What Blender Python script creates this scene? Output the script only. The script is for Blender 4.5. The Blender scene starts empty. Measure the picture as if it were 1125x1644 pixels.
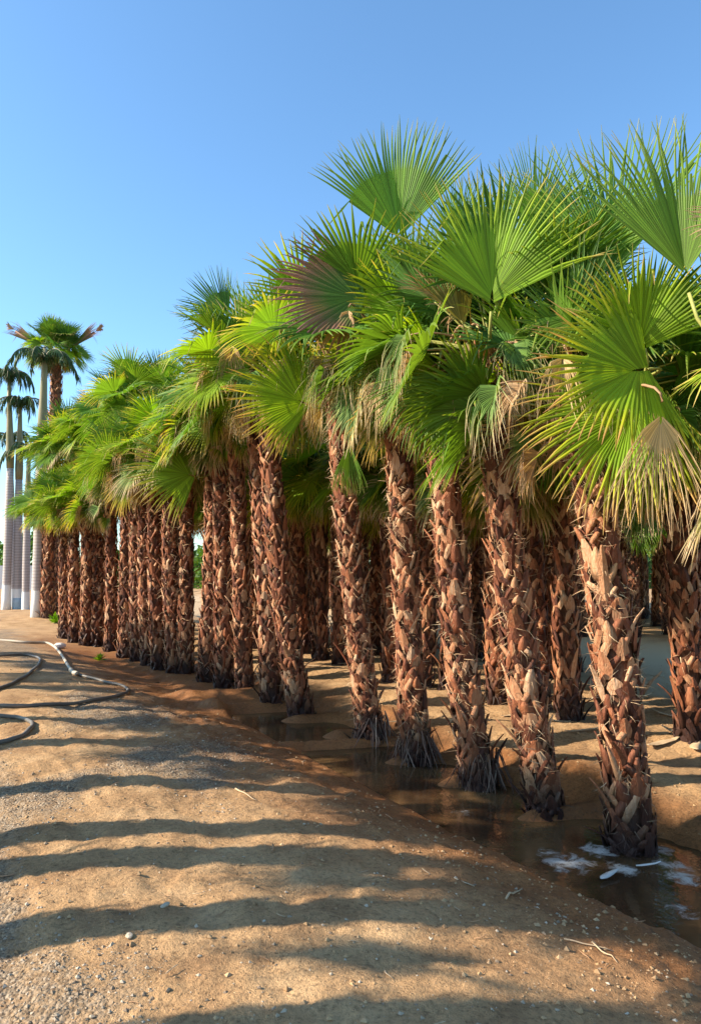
import bpy, math, random
import numpy as np
from mathutils import Vector, Matrix

# ------------------------------------------------------------------ camera, sky, sun
scene = bpy.context.scene
COL = scene.collection
W_PX, H_PX, F_PX = 1125.0, 1644.0, 1190.0
CAM_Z, PITCH = 1.6, math.atan(88.0 / F_PX)
cam_data = bpy.data.cameras.new('camera')
cam_data.sensor_fit = 'VERTICAL'
cam_data.sensor_height = 24.0
cam_data.lens = 24.0 * F_PX / H_PX
cam_data.clip_start = 0.05
cam_data.clip_end = 3000.0
cam = bpy.data.objects.new('camera', cam_data)
cam.location = (0, 0, CAM_Z)
cam.rotation_euler = (math.pi / 2 + PITCH, 0, 0)
COL.objects.link(cam)
scene.camera = cam

SUN_EL = math.radians(31.0)
SUN_TRAVEL = math.radians(7.0)        # light travels along +X turned this much towards +Y
sun_to = Vector((math.cos(SUN_EL) * math.cos(SUN_TRAVEL), math.cos(SUN_EL) * math.sin(SUN_TRAVEL), -math.sin(SUN_EL)))
world = bpy.data.worlds.new('World')
scene.world = world
world.use_nodes = True
wn = world.node_tree.nodes
wl = world.node_tree.links
bg = wn['Background']
sky = wn.new('ShaderNodeTexSky')
sky.sky_type = 'NISHITA'
sky.sun_disc = False
sky.sun_elevation = SUN_EL
sky.sun_rotation = math.radians(270.0 - math.degrees(SUN_TRAVEL))
sky.altitude = 0.0
sky.air_density = 1.0
sky.dust_density = 0.6
sky.ozone_density = 2.5
sky_tint = wn.new('ShaderNodeMix'); sky_tint.data_type = 'RGBA'; sky_tint.blend_type = 'MULTIPLY'
sky_tint.inputs[0].default_value = 1.0
sky_tint.inputs[7].default_value = (0.86, 1.11, 1.20, 1)
wl.new(sky.outputs[0], sky_tint.inputs[6])
wl.new(sky_tint.outputs[2], bg.inputs[0])
bg.inputs[1].default_value = 0.126
sun_data = bpy.data.lights.new('sun', 'SUN')
sun_data.energy = 5.0
sun_data.angle = math.radians(0.55)
sun_data.color = (1.0, 0.88, 0.70)
sun = bpy.data.objects.new('sun', sun_data)
sun.rotation_euler = sun_to.to_track_quat('-Z', 'Y').to_euler()
sun.location = (-20, 0, 15)
COL.objects.link(sun)
scene.view_settings.view_transform = 'Standard'
scene.view_settings.look = 'None'
scene.view_settings.exposure = 1.05
scene.view_settings.gamma = 1.0
scene.render.engine = 'CYCLES'
scene.cycles.max_bounces = 6
scene.cycles.diffuse_bounces = 3
scene.cycles.glossy_bounces = 2
scene.cycles.transmission_bounces = 3
scene.cycles.use_denoising = True

# ------------------------------------------------------------------ noise and ground shape
def _hash(ix, iy, seed):
    h = (ix.astype(np.int64) * 374761393 + iy.astype(np.int64) * 668265263 + seed * 144665) & 0xffffffff
    h = ((h ^ (h >> 13)) * 1274126177) & 0xffffffff
    h = h ^ (h >> 16)
    return (h & 0xffff) / 65535.0

def vnoise(x, y, seed=0):
    x = np.asarray(x, float); y = np.asarray(y, float)
    ix = np.floor(x).astype(np.int64); iy = np.floor(y).astype(np.int64)
    fx = x - ix; fy = y - iy
    fx = fx * fx * (3 - 2 * fx); fy = fy * fy * (3 - 2 * fy)
    a = _hash(ix, iy, seed); b = _hash(ix + 1, iy, seed); c = _hash(ix, iy + 1, seed); d = _hash(ix + 1, iy + 1, seed)
    return (a * (1 - fx) + b * fx) * (1 - fy) + (c * (1 - fx) + d * fx) * fy

def fbm(x, y, seed=0, octv=4, gain=0.5):
    s = 0; a = 1.0; t = 0
    for o in range(octv):
        s = s + a * (vnoise(x * 2 ** o, y * 2 ** o, seed + o * 17) - 0.5); t += a; a *= gain
    return s / t

def sstep(a, b, x):
    t = np.clip((x - a) / (b - a), 0, 1)
    return t * t * (3 - 2 * t)

def row_d(x, y):
    return (x - 1.81 + 0.6 * (y - 4.76)) * 0.8575

WATER_Z = -0.31
def ground_z(x, y):
    x = np.asarray(x, float); y = np.asarray(y, float)
    d = row_d(x, y) + 0.10 * fbm(x * 0.9, y * 0.9, 5, 2)
    tr = 1 - sstep(15.5, 20.5, y)
    q = d + 2.8
    right = -0.052 * q * q
    left = -0.11 * np.minimum(-q, 1.0) ** 2
    base = np.where(q > 0, right, left)
    bed = -0.40 + 0.13 * sstep(9.6, 12.5, y)
    base = np.maximum(base, -0.40)
    t1 = sstep(-0.72 + 0.07 * np.clip(y - 5, 0, 5), -0.32 + 0.02 * np.clip(y - 5, 0, 5), d)
    h = base * (1 - t1) + bed * t1
    plateau = -0.13 + 0.05 * np.sin((x * 0.5 + y * 1.1) * 3.3 + 2 * fbm(x, y, 9, 2)) * (1 - sstep(4.0, 5.0, d))
    t2 = sstep(0.42, 0.98, d)
    for y0, x_, w_ in ((8.45, 0, .16), (7.35, 0, .13), (6.62, 0, .12), (5.75, 0, .10), (9.3, 0, .15), (10.1, -.6, .3), (10.9, -.6, .3), (8.05, -.5, .12)):
        yy = y0 + 0.25 * d
        h = h + 0.17 * np.exp(-((y - yy) / w_) ** 2) * sstep(-0.12 + x_, 0.25 + x_, d) * (1 - sstep(0.5, 0.9, d))
    h = h * (1 - t2) + plateau * t2
    # beyond the trench end the ground comes up
    flat = -0.10 + 0.0 * x
    h = h * tr + flat * (1 - tr)
    # access track between the blocks
    tk = sstep(4.6, 5.2, d) * (1 - sstep(11.0, 12.0, d))
    h = h * (1 - tk) + (-0.22) * tk
    h = h + 0.12 * np.exp(-((d + 5.6) / 0.5) ** 2)
    # low bank under the grey trunked palms
    h = h + 0.22 * sstep(21.0, 24.0, y) * (1 - sstep(28, 36, y)) * (1 - sstep(-9.5, -7.0, x))
    near = 1 - sstep(25, 60, np.hypot(x, y))
    amp = np.where((d > -0.55) & (d < 0.55), 0.35, 1.0)
    h = h + amp * near * (0.055 * fbm(x * 1.3, y * 1.3, 21, 3) + (0.030 + 0.05 * np.exp(-((d + 1.0) / 0.5) ** 2)) * fbm(x * 6, y * 6, 33, 3) + 0.022 * fbm(x * 17, y * 17, 44, 3))
    al = (y - 0.6 * x) * 0.8575
    h = h + near * (1 - sstep(-0.9, -0.5, d)) * (0.035 * fbm(d * 5.5, al * 0.7, 71, 3) + 0.016 * fbm(d * 17, al * 2.4, 73, 3))
    rc = fbm(x * 3.1, y * 3.1, 91, 2)
    h = h - near * (1 - sstep(-0.9, -0.5, d)) * 0.012 * sstep(0.10, 0.30, rc)
    # tyre ruts on the path
    rut = np.exp(-((d + 3.7 + 0.1 * np.sin(y * .7)) / 0.16) ** 2) + np.exp(-((d + 2.25 + 0.1 * np.sin(y * .7)) / 0.16) ** 2)
    h = h - 0.018 * rut * near
    return h

CP, SP = math.cos(PITCH), math.sin(PITCH)
def ray(px, py):
    a = (px - W_PX / 2) / F_PX; b = (H_PX / 2 - py) / F_PX
    v = Vector((a, CP - b * SP, SP + b * CP))
    return v / v.y
def at(px, py, Y):
    v = ray(px, py) * Y
    return Vector((v.x, Y, CAM_Z + v.z))
def on_z(px, py, z):
    v = ray(px, py)
    t = (z - CAM_Z) / v.z
    return Vector((v.x * t, t, z))
def on_ground(px, py):
    z = -0.1
    for _ in range(14):
        p = on_z(px, py, z)
        z = 0.5 * z + 0.5 * float(ground_z(p.x, p.y))
    return Vector((p.x, p.y, float(ground_z(p.x, p.y))))

# ------------------------------------------------------------------ object helpers
def tag(o, label=None, cat=None, group=None, kind=None):
    if label: o['label'] = label
    if cat: o['category'] = cat
    if group: o['group'] = group
    if kind: o['kind'] = kind
    return o

def mesh_obj(name, me, parent=None, loc=(0, 0, 0), rot=(0, 0, 0), sc=1.0):
    o = bpy.data.objects.new(name, me)
    o.location = loc; o.rotation_euler = rot
    o.scale = (sc, sc, sc) if not hasattr(sc, '__len__') else sc
    if parent: o.parent = parent
    COL.objects.link(o)
    return o

def empty(name, loc, rz=0.0):
    o = bpy.data.objects.new(name, None)
    o.location = loc; o.rotation_euler = (0, 0, rz)
    o.empty_display_size = 0.2
    COL.objects.link(o)
    return o

class MB:
    """collects faces for one mesh"""
    def __init__(self):
        self.v = []; self.f = []; self.m = []; self.uv = []; self.sm = []
    def add(self, verts, faces, mat=0, uvs=None, smooth=False):
        b = len(self.v)
        self.v.extend([tuple(p) for p in verts])
        self.uv.extend(uvs if uvs is not None else [(0.0, 0.0)] * len(verts))
        for f in faces:
            self.f.append([i + b for i in f]); self.m.append(mat); self.sm.append(smooth)
    def tube(self, pts, radii, n=6, mat=0, smooth=True, cap=True, flat=1.0, uvs=True):
        rings = []
        k = len(pts)
        ref = Vector((0.13, 0.31, 0.94))
        verts = []; uv = []
        for i, p in enumerate(pts):
            p = Vector(p)
            a = Vector(pts[max(i - 1, 0)]); b = Vector(pts[min(i + 1, k - 1)])
            t = (b - a).normalized()
            if abs(t.dot(ref)) > 0.95: ref = Vector((0.9, 0.3, 0.1))
            s = t.cross(ref).normalized(); u = s.cross(t)
            for j in range(n):
                an = 2 * math.pi * j / n
                verts.append(p + s * math.cos(an) * radii[i] + u * math.sin(an) * radii[i] * flat)
                uv.append((i / max(k - 1, 1), j / n))
        faces = []
        for i in range(k - 1):
            for j in range(n):
                faces.append((i * n + j, i * n + (j + 1) % n, (i + 1) * n + (j + 1) % n, (i + 1) * n + j))
        if cap:
            faces.append(tuple(range(n))[::-1]); faces.append(tuple((k - 1) * n + j for j in range(n)))
        self.add(verts, faces, mat, uv, smooth)
    def mesh(self, name, mats):
        me = bpy.data.meshes.new(name)
        me.from_pydata(self.v, [], self.f)
        for m in mats: me.materials.append(m)
        me.polygons.foreach_set('material_index', self.m)
        me.polygons.foreach_set('use_smooth', self.sm)
        uvl = me.uv_layers.new(name='UVMap')
        li = np.zeros(len(me.loops), dtype=np.int32)
        me.loops.foreach_get('vertex_index', li)
        arr = np.array(self.uv, dtype=np.float32)[li]
        uvl.data.foreach_set('uv', arr.ravel())
        me.update()
        return me

# ------------------------------------------------------------------ materials
def new_mat(name):
    m = bpy.data.materials.new(name); m.use_nodes = True
    nt = m.node_tree
    return m, nt, nt.nodes, nt.links, nt.nodes['Principled BSDF']

def ramp(nodes, stops, interp='LINEAR'):
    r = nodes.new('ShaderNodeValToRGB'); cr = r.color_ramp; cr.interpolation = interp
    while len(cr.elements) < len(stops): cr.elements.new(0.5)
    for e, (p, c) in zip(cr.elements, stops):
        e.position = p; e.color = (c[0], c[1], c[2], 1)
    return r

def math_node(nodes, op, a=None, b=None):
    n = nodes.new('ShaderNodeMath'); n.operation = op
    if a is not None and not hasattr(a, 'is_output'): n.inputs[0].default_value = a
    if b is not None and not hasattr(b, 'is_output'): n.inputs[1].default_value = b
    return n

def mixcol(nodes, links, fac, a, b, blend='MIX'):
    n = nodes.new('ShaderNodeMix'); n.data_type = 'RGBA'; n.blend_type = blend
    for s, v in ((n.inputs[0], fac), (n.inputs[6], a), (n.inputs[7], b)):
        if hasattr(v, 'is_output'): links.new(v, s)
        elif isinstance(v, (int, float)): s.default_value = v
        else: s.default_value = (v[0], v[1], v[2], 1)
    return n.outputs[2]

def leaf_mat(name, inner, outer, tip, tip_at=0.86, trans=0.38, rough=0.55, spots=0.0):
    m, nt, N, L, bsdf = new_mat(name)
    uv = N.new('ShaderNodeUVMap')
    sep = N.new('ShaderNodeSeparateXYZ'); L.new(uv.outputs[0], sep.inputs[0])
    geo = N.new('ShaderNodeNewGeometry'); oi = N.new('ShaderNodeObjectInfo')
    tc = N.new('ShaderNodeTexCoord')
    no = N.new('ShaderNodeTexNoise'); no.inputs['Scale'].default_value = 9; no.inputs['Detail'].default_value = 3
    L.new(tc.outputs['Object'], no.inputs['Vector'])
    # radial position shifted per leaflet and by noise
    a = math_node(N, 'MULTIPLY', None, 0.16); L.new(geo.outputs['Random Per Island'], a.inputs[0])
    b = math_node(N, 'MULTIPLY', None, 0.22); L.new(no.outputs[0], b.inputs[0])
    c = math_node(N, 'ADD'); L.new(a.outputs[0], c.inputs[0]); L.new(b.outputs[0], c.inputs[1])
    d = math_node(N, 'ADD'); L.new(c.outputs[0], d.inputs[0]); L.new(sep.outputs[0], d.inputs[1])
    e = math_node(N, 'SUBTRACT', None, 0.19); L.new(d.outputs[0], e.inputs[0])
    r = ramp(N, [(0.0, inner), (tip_at - 0.36, inner), (tip_at - 0.06, outer), (tip_at + 0.06, tip)])
    L.new(e.outputs[0], r.inputs[0])
    hsv = N.new('ShaderNodeHueSaturation')
    h = N.new('ShaderNodeMapRange'); h.inputs[3].default_value = 0.492; h.inputs[4].default_value = 0.518
    L.new(oi.outputs['Random'], h.inputs[0]); L.new(h.outputs[0], hsv.inputs['Hue'])
    v = N.new('ShaderNodeMapRange'); v.inputs[3].default_value = 0.70; v.inputs[4].default_value = 1.3
    L.new(geo.outputs['Random Per Island'], v.inputs[0]); L.new(v.outputs[0], hsv.inputs['Value'])
    L.new(r.outputs[0], hsv.inputs['Color'])
    # fine lengthwise veins from the across coordinate
    wv = N.new('ShaderNodeTexNoise'); wv.inputs['Scale'].default_value = 1.0; wv.inputs['Detail'].default_value = 2
    cm = N.new('ShaderNodeCombineXYZ')
    m1 = math_node(N, 'MULTIPLY', None, 3.0); L.new(sep.outputs[0], m1.inputs[0])
    m2 = math_node(N, 'MULTIPLY', None, 60.0); L.new(sep.outputs[1], m2.inputs[0])
    L.new(m1.outputs[0], cm.inputs[0]); L.new(m2.outputs[0], cm.inputs[1]); L.new(cm.outputs[0], wv.inputs['Vector'])
    vr = N.new('ShaderNodeMapRange'); vr.inputs[3].default_value = 0.78; vr.inputs[4].default_value = 1.2
    L.new(wv.outputs[0], vr.inputs[0])
    col = mixcol(N, L, 1.0, hsv.outputs[0], vr.outputs[0], 'MULTIPLY')
    L.new(col, bsdf.inputs['Base Color'])
    bsdf.inputs['Roughness'].default_value = rough
    bsdf.inputs['Specular IOR Level'].default_value = 0.22
    tr = N.new('ShaderNodeBsdfTranslucent')
    tcol = mixcol(N, L, 1.0, col, (1.35, 1.25, 0.45), 'MULTIPLY')
    L.new(tcol, tr.inputs[0])
    mx = N.new('ShaderNodeMixShader'); mx.inputs[0].default_value = trans
    L.new(bsdf.outputs[0], mx.inputs[1]); L.new(tr.outputs[0], mx.inputs[2])
    L.new(mx.outputs[0], N['Material Output'].inputs[0])
    return m

TAN = (0.42, 0.27, 0.13)
M_GREEN = leaf_mat('palm_leaf_green', (0.125, 0.230, 0.025), (0.19, 0.27, 0.03), (0.34, 0.30, 0.10), 0.97)
M_DEEP = leaf_mat('palm_leaf_deep', (0.080, 0.165, 0.028), (0.105, 0.185, 0.033), (0.22, 0.24, 0.10), 0.99, 0.30)
M_LIME = leaf_mat('palm_leaf_lime', (0.21, 0.35, 0.018), (0.34, 0.40, 0.025), (0.48, 0.36, 0.10), 0.90, 0.42)
M_YEL = leaf_mat('palm_leaf_yellowing', (0.18, 0.31, 0.03), (0.38, 0.38, 0.04), (0.48, 0.34, 0.14), 0.82, 0.40)
M_SUNLIME = leaf_mat('palm_leaf_sun_yellowed', (0.22, 0.36, 0.018), (0.46, 0.46, 0.025), (0.58, 0.34, 0.11), 0.84, 0.42)
M_RED = leaf_mat('palm_leaf_brown_edged', (0.10, 0.19, 0.04), (0.28, 0.15, 0.09), (0.30, 0.15, 0.11), 0.66, 0.30)
M_OLIVE = leaf_mat('palm_leaf_olive', (0.25, 0.22, 0.07), (0.36, 0.24, 0.09), (0.48, 0.26, 0.13), 0.80, 0.30)
M_DRY = leaf_mat('palm_leaf_dry', (0.52, 0.34, 0.18), (0.60, 0.41, 0.23), (0.46, 0.28, 0.16), 0.85, 0.22, 0.7)
M_HALF = leaf_mat('palm_leaf_half_dry', (0.15, 0.24, 0.05), (0.40, 0.36, 0.15), (0.56, 0.42, 0.25), 0.72, 0.30, 0.6)
M_DARKTUFT = leaf_mat('royal_palm_leaf', (0.055, 0.10, 0.035), (0.05, 0.09, 0.035), (0.14, 0.13, 0.06), 0.95, 0.2)

def simple_mat(name, stops, scale=6.0, rough=0.8, stretch=(1, 1, 1), bump=0.0, island=0.35, bscale=40.0, detail=5, wet_z=None):
    m, nt, N, L, bsdf = new_mat(name)
    tc = N.new('ShaderNodeTexCoord'); mp = N.new('ShaderNodeMapping')
    mp.inputs['Scale'].default_value = stretch
    L.new(tc.outputs['Object'], mp.inputs[0])
    no = N.new('ShaderNodeTexNoise'); no.inputs['Scale'].default_value = scale; no.inputs['Detail'].default_value = detail
    no.inputs['Roughness'].default_value = 0.65
    L.new(mp.outputs[0], no.inputs['Vector'])
    geo = N.new('ShaderNodeNewGeometry')
    a = N.new('ShaderNodeMix'); a.data_type = 'FLOAT'; a.inputs[0].default_value = island
    L.new(no.outputs[0], a.inputs[2]); L.new(geo.outputs['Random Per Island'], a.inputs[3])
    r = ramp(N, stops); L.new(a.outputs[0], r.inputs[0])
    out = r.outputs[0]
    if wet_z is not None:
        sep = N.new('ShaderNodeSeparateXYZ'); L.new(tc.outputs['Object'], sep.inputs[0])
        n2 = N.new('ShaderNodeTexNoise'); n2.inputs['Scale'].default_value = 5
        L.new(tc.outputs['Object'], n2.inputs['Vector'])
        ad = math_node(N, 'MULTIPLY_ADD'); ad.inputs[1].default_value = 0.35
        L.new(n2.outputs[0], ad.inputs[0]); L.new(sep.outputs[2], ad.inputs[2])
        mr = N.new('ShaderNodeMapRange'); mr.inputs[1].default_value = wet_z[0]; mr.inputs[2].default_value = wet_z[1]
        mr.inputs[3].default_value = 1; mr.inputs[4].default_value = 0
        L.new(ad.outputs[0], mr.inputs[0])
        out = mixcol(N, L, mr.outputs[0], out, wet_z[2])
        rr = N.new('ShaderNodeMapRange'); rr.inputs[3].default_value = rough; rr.inputs[4].default_value = 0.45
        L.new(mr.outputs[0], rr.inputs[0]); L.new(rr.outputs[0], bsdf.inputs['Roughness'])
    else:
        bsdf.inputs['Roughness'].default_value = rough
    L.new(out, bsdf.inputs['Base Color'])
    bsdf.inputs['Specular IOR Level'].default_value = 0.25
    if bump:
        nb = N.new('ShaderNodeTexNoise'); nb.inputs['Scale'].default_value = bscale; nb.inputs['Detail'].default_value = 4
        L.new(mp.outputs[0], nb.inputs['Vector'])
        bp = N.new('ShaderNodeBump'); bp.inputs['Strength'].default_value = bump; bp.inputs['Distance'].default_value = 0.01
        L.new(nb.outputs[0], bp.inputs['Height']); L.new(bp.outputs[0], bsdf.inputs['Normal'])
    return m

WET = (0.28, 0.72, (0.040, 0.018, 0.014))
M_CORE = simple_mat('trunk_fibre', [(0.25, (0.05, 0.020, 0.012)), (0.5, (0.13, 0.055, 0.03)), (0.75, (0.26, 0.13, 0.07))], 16, 0.9, (2, 2, 0.7), 0.8, 0.0, 60, wet_z=WET)  # dark fibre, deepened so gaps between leaf bases read as shade
M_BOOT = simple_mat('leaf_base_bark', [(0.22, (0.07, 0.022, 0.012)), (0.42, (0.20, 0.064, 0.030)), (0.58, (0.36, 0.128, 0.056)), (0.72, (0.52, 0.265, 0.135)), (0.86, (0.66, 0.45, 0.29))], 22, 0.62, (3, 3, 0.35), 1.0, 0.58, 60, wet_z=WET)  # bark tones, with shade and highlight contrast worked into the dark and cream ends
M_FIBRE = simple_mat('bark_hair', [(0.2, (0.30, 0.17, 0.09)), (0.6, (0.52, 0.34, 0.19)), (0.9, (0.62, 0.46, 0.29))], 5, 0.8, island=0.8, wet_z=WET)
M_ROOT = simple_mat('root_fringe', [(0.2, (0.07, 0.04, 0.03)), (0.6, (0.17, 0.10, 0.075)), (0.9, (0.33, 0.24, 0.18))], 8, 0.75, island=0.75)
M_PET = simple_mat('petiole', [(0.2, (0.22, 0.25, 0.05)), (0.6, (0.34, 0.33, 0.09)), (0.9, (0.42, 0.28, 0.12))], 6, 0.5)
M_PETDRY = simple_mat('petiole_dry', [(0.2, (0.26, 0.13, 0.07)), (0.6, (0.40, 0.23, 0.12)), (0.9, (0.50, 0.33, 0.18))], 6, 0.6)

# ------------------------------------------------------------------ palm frond
def fan_blade(mb, rng, hub, c, n, R, nseg=38, span=130, cup=0.35, droop=0.25, split=0.5, dry=0.0, mat=0, costa=0.16, narrow=1.0):
    c = Vector(c).normalized(); n = Vector(n); n = (n - c * n.dot(c)).normalized()
    s = n.cross(c)
    hub = Vector(hub)
    sp = math.radians(span)
    split = max(split - 0.05, 0.3) if dry < 0.3 else split
    dth = 2 * sp / nseg
    stations = [0.015, split * 0.5, split, split + (1 - split) * 0.28, split + (1 - split) * 0.55, split + (1 - split) * 0.8, 1.0]
    down = Vector((0, 0, -1))
    patch = rng.uniform(0, 6)
    def inner(th, upto):
        ct_, st_ = math.cos(th), math.sin(th)
        d_ = (c * ct_ + s * st_ + n * (cup * abs(st_) + 0.05 * math.sin(th * 5 + patch))).normalized()
        p_ = hub + c * (costa * R * max(ct_, 0)) + down * (droop * 0.03 * R)
        out = []; pv = 0.0
        for k_, t_ in enumerate(stations[:upto]):
            if k_ > 0: d_ = (d_ + down * droop * 0.12).normalized()
            p_ = p_ + d_ * (t_ - pv) * R; pv = t_
            out.append(p_.copy())
        return out
    for i in range(nseg):
        th = -sp + (i + 0.5) * dth
        ct, st = math.cos(th), math.sin(th)
        sg = 1 if th >= 0 else -1
        lf = (0.72 + 0.28 * (0.5 + 0.5 * math.cos(th * 0.9))) * rng.uniform(0.86, 1.06)
        if rng.random() < 0.06 + 0.2 * dry: lf *= rng.uniform(0.7, 0.9)
        ripple = 0.05 * math.sin(th * 5 + patch)
        d = (c * ct + s * st + n * (cup * abs(st) + ripple)).normalized()
        w = (-c * st + s * ct + n * cup * ct * sg).normalized()
        w = (w - d * w.dot(d)).normalized()
        nn = d.cross(w)
        if nn.dot(n) < 0: nn = -nn
        p = hub + c * (costa * R * max(ct, 0)) + down * (droop * 0.03 * R)
        mydroop = droop * rng.uniform(0.4, 1.9) + dry * rng.uniform(0.1, 1.2) + (0.12 if rng.random() < 0.3 else 0.0)
        broke = rng.random() < 0.09 + 0.25 * dry
        bk = rng.randint(3, 5)
        tw = rng.uniform(-1, 1) * (0.25 + dry * 1.6)
        sw = s * rng.uniform(-1, 1) * (0.055 + 0.25 * dry) + n * rng.uniform(-1, 1) * (0.06 + 0.22 * dry)
        verts = []; uvs = []
        prev = 0.0; w0s = w
        eL = inner(th - dth / 2, 3); eR = inner(th + dth / 2, 3)
        for k, t in enumerate(stations):
            L = R * (1.0 if t <= split else 1.0)
            tt = t if t <= split else split + (t - split) * lf
            dr = (tt - prev) * R; prev = tt
            if k > 0:
                g = droop * 0.12 if t <= split else mydroop * 0.55
                if broke and k == bk: g += 1.6
                d = (d + down * g + (sw if t > split else Vector((0, 0, 0)))).normalized()
                w = (w - d * w.dot(d)).normalized()
                nn = d.cross(w)
                if nn.dot(n) < 0 and k < 3: nn = -nn
                if t <= split: w = w0s
            p = p + d * dr
            hw_in = tt * R * math.tan(dth / 2) * 1.05
            if t <= split:
                hw = hw_in; pl = 0.42 * hw
                if dry > 0.5: pl = 0.9 * hw
            else:
                u = (t - split) / (1 - split)
                hw0 = split * R * math.tan(dth / 2)
                hw = hw0 * narrow * (0.98 - 0.10 * u) * (1 - u ** 2.2) + 0.0012
                hw *= (1 - 0.55 * min(dry, 1) * min(u * 3, 1))
                pl = 0.55 * hw
            ww = w
            if t > split and abs(tw) > 0.01:
                u = (t - split) / (1 - split)
                ww = (w * math.cos(tw * u) + nn * math.sin(tw * u)).normalized()
            q = d.cross(ww)
            if q.dot(nn) < 0: q = -q
            verts += [p - ww * hw, p + q * pl, p + ww * hw] if k > 2 else [eL[k], p + q * pl, eR[k]]
            uvs += [(t, 0.0 + i), (t, 0.5 + i), (t, 1.0 + i)]
        faces = []
        for k in range(len(stations) - 1):
            a = k * 3; b = a + 3
            faces += [(a, a + 1, b + 1, b), (a + 1, a + 2, b + 2, b + 1)]
        mb.add(verts, faces, mat, uvs, False)

def petiole(mb, pts, r0=0.017, r1=0.010, mat=1):
    k = len(pts)
    mb.tube(pts, [r0 + (r1 - r0) * i / (k - 1) for i in range(k)], 5, mat, True, True, 0.6)

def frond_mesh(name, seed, elev, Lp, R, leafmat, petmat, blade_tip=-25, cup=0.35, droop=0.25, split=0.5, dry=0.0, span=128, roll=0.0, nseg=46, sag=20, narrow=1.0):
    """heading +X in its own frame; elev in degrees at the root"""
    rng = random.Random(seed)
    if not dry: R *= 0.86
    mb = MB()
    pts = [Vector((0, 0, 0))]
    e = elev; nst = 7
    lat = rng.uniform(-6, 6)
    for k in range(nst):
        e = elev - sag * (k / nst) ** 1.4
        az = math.radians(lat * k / nst)
        pts.append(pts[-1] + Vector((math.cos(math.radians(e)) * math.cos(az), math.cos(math.radians(e)) * math.sin(az), math.sin(math.radians(e)))) * (Lp / nst))
    petiole(mb, pts, 0.022 if not dry else 0.018, 0.011)
    eb = math.radians(e + blade_tip)
    c = Vector((math.cos(eb), 0, math.sin(eb))); n = Vector((-math.sin(eb), 0, math.cos(eb)))
    n = Matrix.Rotation(math.radians(roll), 3, c) @ n
    fan_blade(mb, rng, pts[-1], c, n, R, nseg, span, cup, droop, split, dry, 0, narrow=narrow)
    return mb.mesh(name, [leafmat, petmat])

YOUNG, UPPER, MIDDLE, LOWER, HANG, DEAD = [], [], [], [], [], []
s = 100
for i, (el, m, cup) in enumerate([(84, M_DEEP, .9), (76, M_DEEP, .7), (70, M_GREEN, .5), (80, M_GREEN, .8)]):
    YOUNG.append(frond_mesh('frond_young', s + i, el, 0.55, 0.92, m, M_PET, 0, cup, 0.03, 0.52, 0, 95 + 8 * i, (-25, 20, 10, -15)[i], sag=6))
for i, (el, m, roll) in enumerate([(58, M_GREEN, 10), (52, M_DEEP, -20), (62, M_LIME, 25), (46, M_GREEN, -8), (55, M_DEEP, 35)]):
    UPPER.append(frond_mesh('frond_upper', s + 10 + i, el, 0.78, 0.88, m, M_PET, -8, 0.32, 0.08, 0.5, 0, 118 + 3 * i, roll, sag=16))
for i, (el, m, roll) in enumerate([(32, M_LIME, 12), (26, M_GREEN, -28), (36, M_YEL, 20), (20, M_GREEN, 40), (28, M_LIME, -15), (24, M_GREEN, 5)]):
    MIDDLE.append(frond_mesh('frond_middle', s + 20 + i, el, 0.85, 0.84, m, M_PET, -26, 0.25, 0.16, 0.5, 0, 128, roll, sag=24))
for i, (el, m, roll) in enumerate([(6, M_LIME, -20), (-2, M_YEL, 15), (0, M_GREEN, 30), (-8, M_HALF, -10), (4, M_GREEN, 0)]):
    LOWER.append(frond_mesh('frond_lower', s + 30 + i, el + 8, 0.66, 0.76, m, M_PET, -38, 0.18, 0.20, 0.50, 0.05, 124, roll, sag=26))
for i, (el, m, roll) in enumerate([(-28, M_HALF, 10), (-36, M_GREEN, -15), (-30, M_YEL, 20), (-45, M_HALF, 0)]):
    HANG.append(frond_mesh('frond_hanging', s + 40 + i, el + 20, 0.36, 0.52, m, M_PET, -34, 0.5, 0.36, 0.46, 0.35, 112, roll, sag=26))
for i, (el, m, cup) in enumerate([(-40, M_DRY, 1.0), (-58, M_DRY, 1.5), (-20, M_DRY, 1.2), (-68, M_DRY, 1.8), (-50, M_HALF, 1.3)]):
    DEAD.append(frond_mesh('frond_dry', s + 50 + i, el + 12, 0.22 + 0.05 * (i % 3), 0.42, m, M_PETDRY, -20, cup, 0.7, 0.42, 0.9, 100, 0, sag=30, nseg=36))

WILT = []
for i, (el, m, cup) in enumerate([(22, M_DRY, .9), (8, M_HALF, .8), (30, M_DRY, 1.2), (0, M_DRY, 1.0), (15, M_HALF, 1.1)]):
    WILT.append(frond_mesh('frond_wilted', s + 60 + i, el, 0.68 + 0.09 * (i % 3), 0.60, m, M_PETDRY, -45, cup, 1.0, 0.24, 0.95, 92, 0, sag=38, nseg=34))
ALL_SETS = {'wilted': WILT, 'young': YOUNG, 'upper': UPPER, 'middle': MIDDLE, 'lower': LOWER, 'hanging': HANG, 'dead': DEAD}

def add_frond(parent, kind, idx, loc, az, sc, tilt=0.0):
    me = ALL_SETS[kind][idx % len(ALL_SETS[kind])]
    o = mesh_obj('frond', me, parent, loc, (tilt, 0, az), sc)
    if kind == 'wilted': o['label'] = 'wilted tan frond with drooping dry strands'
    if kind == 'dead': o['label'] = 'dry tan frond hanging against the trunk'
    return o

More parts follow.
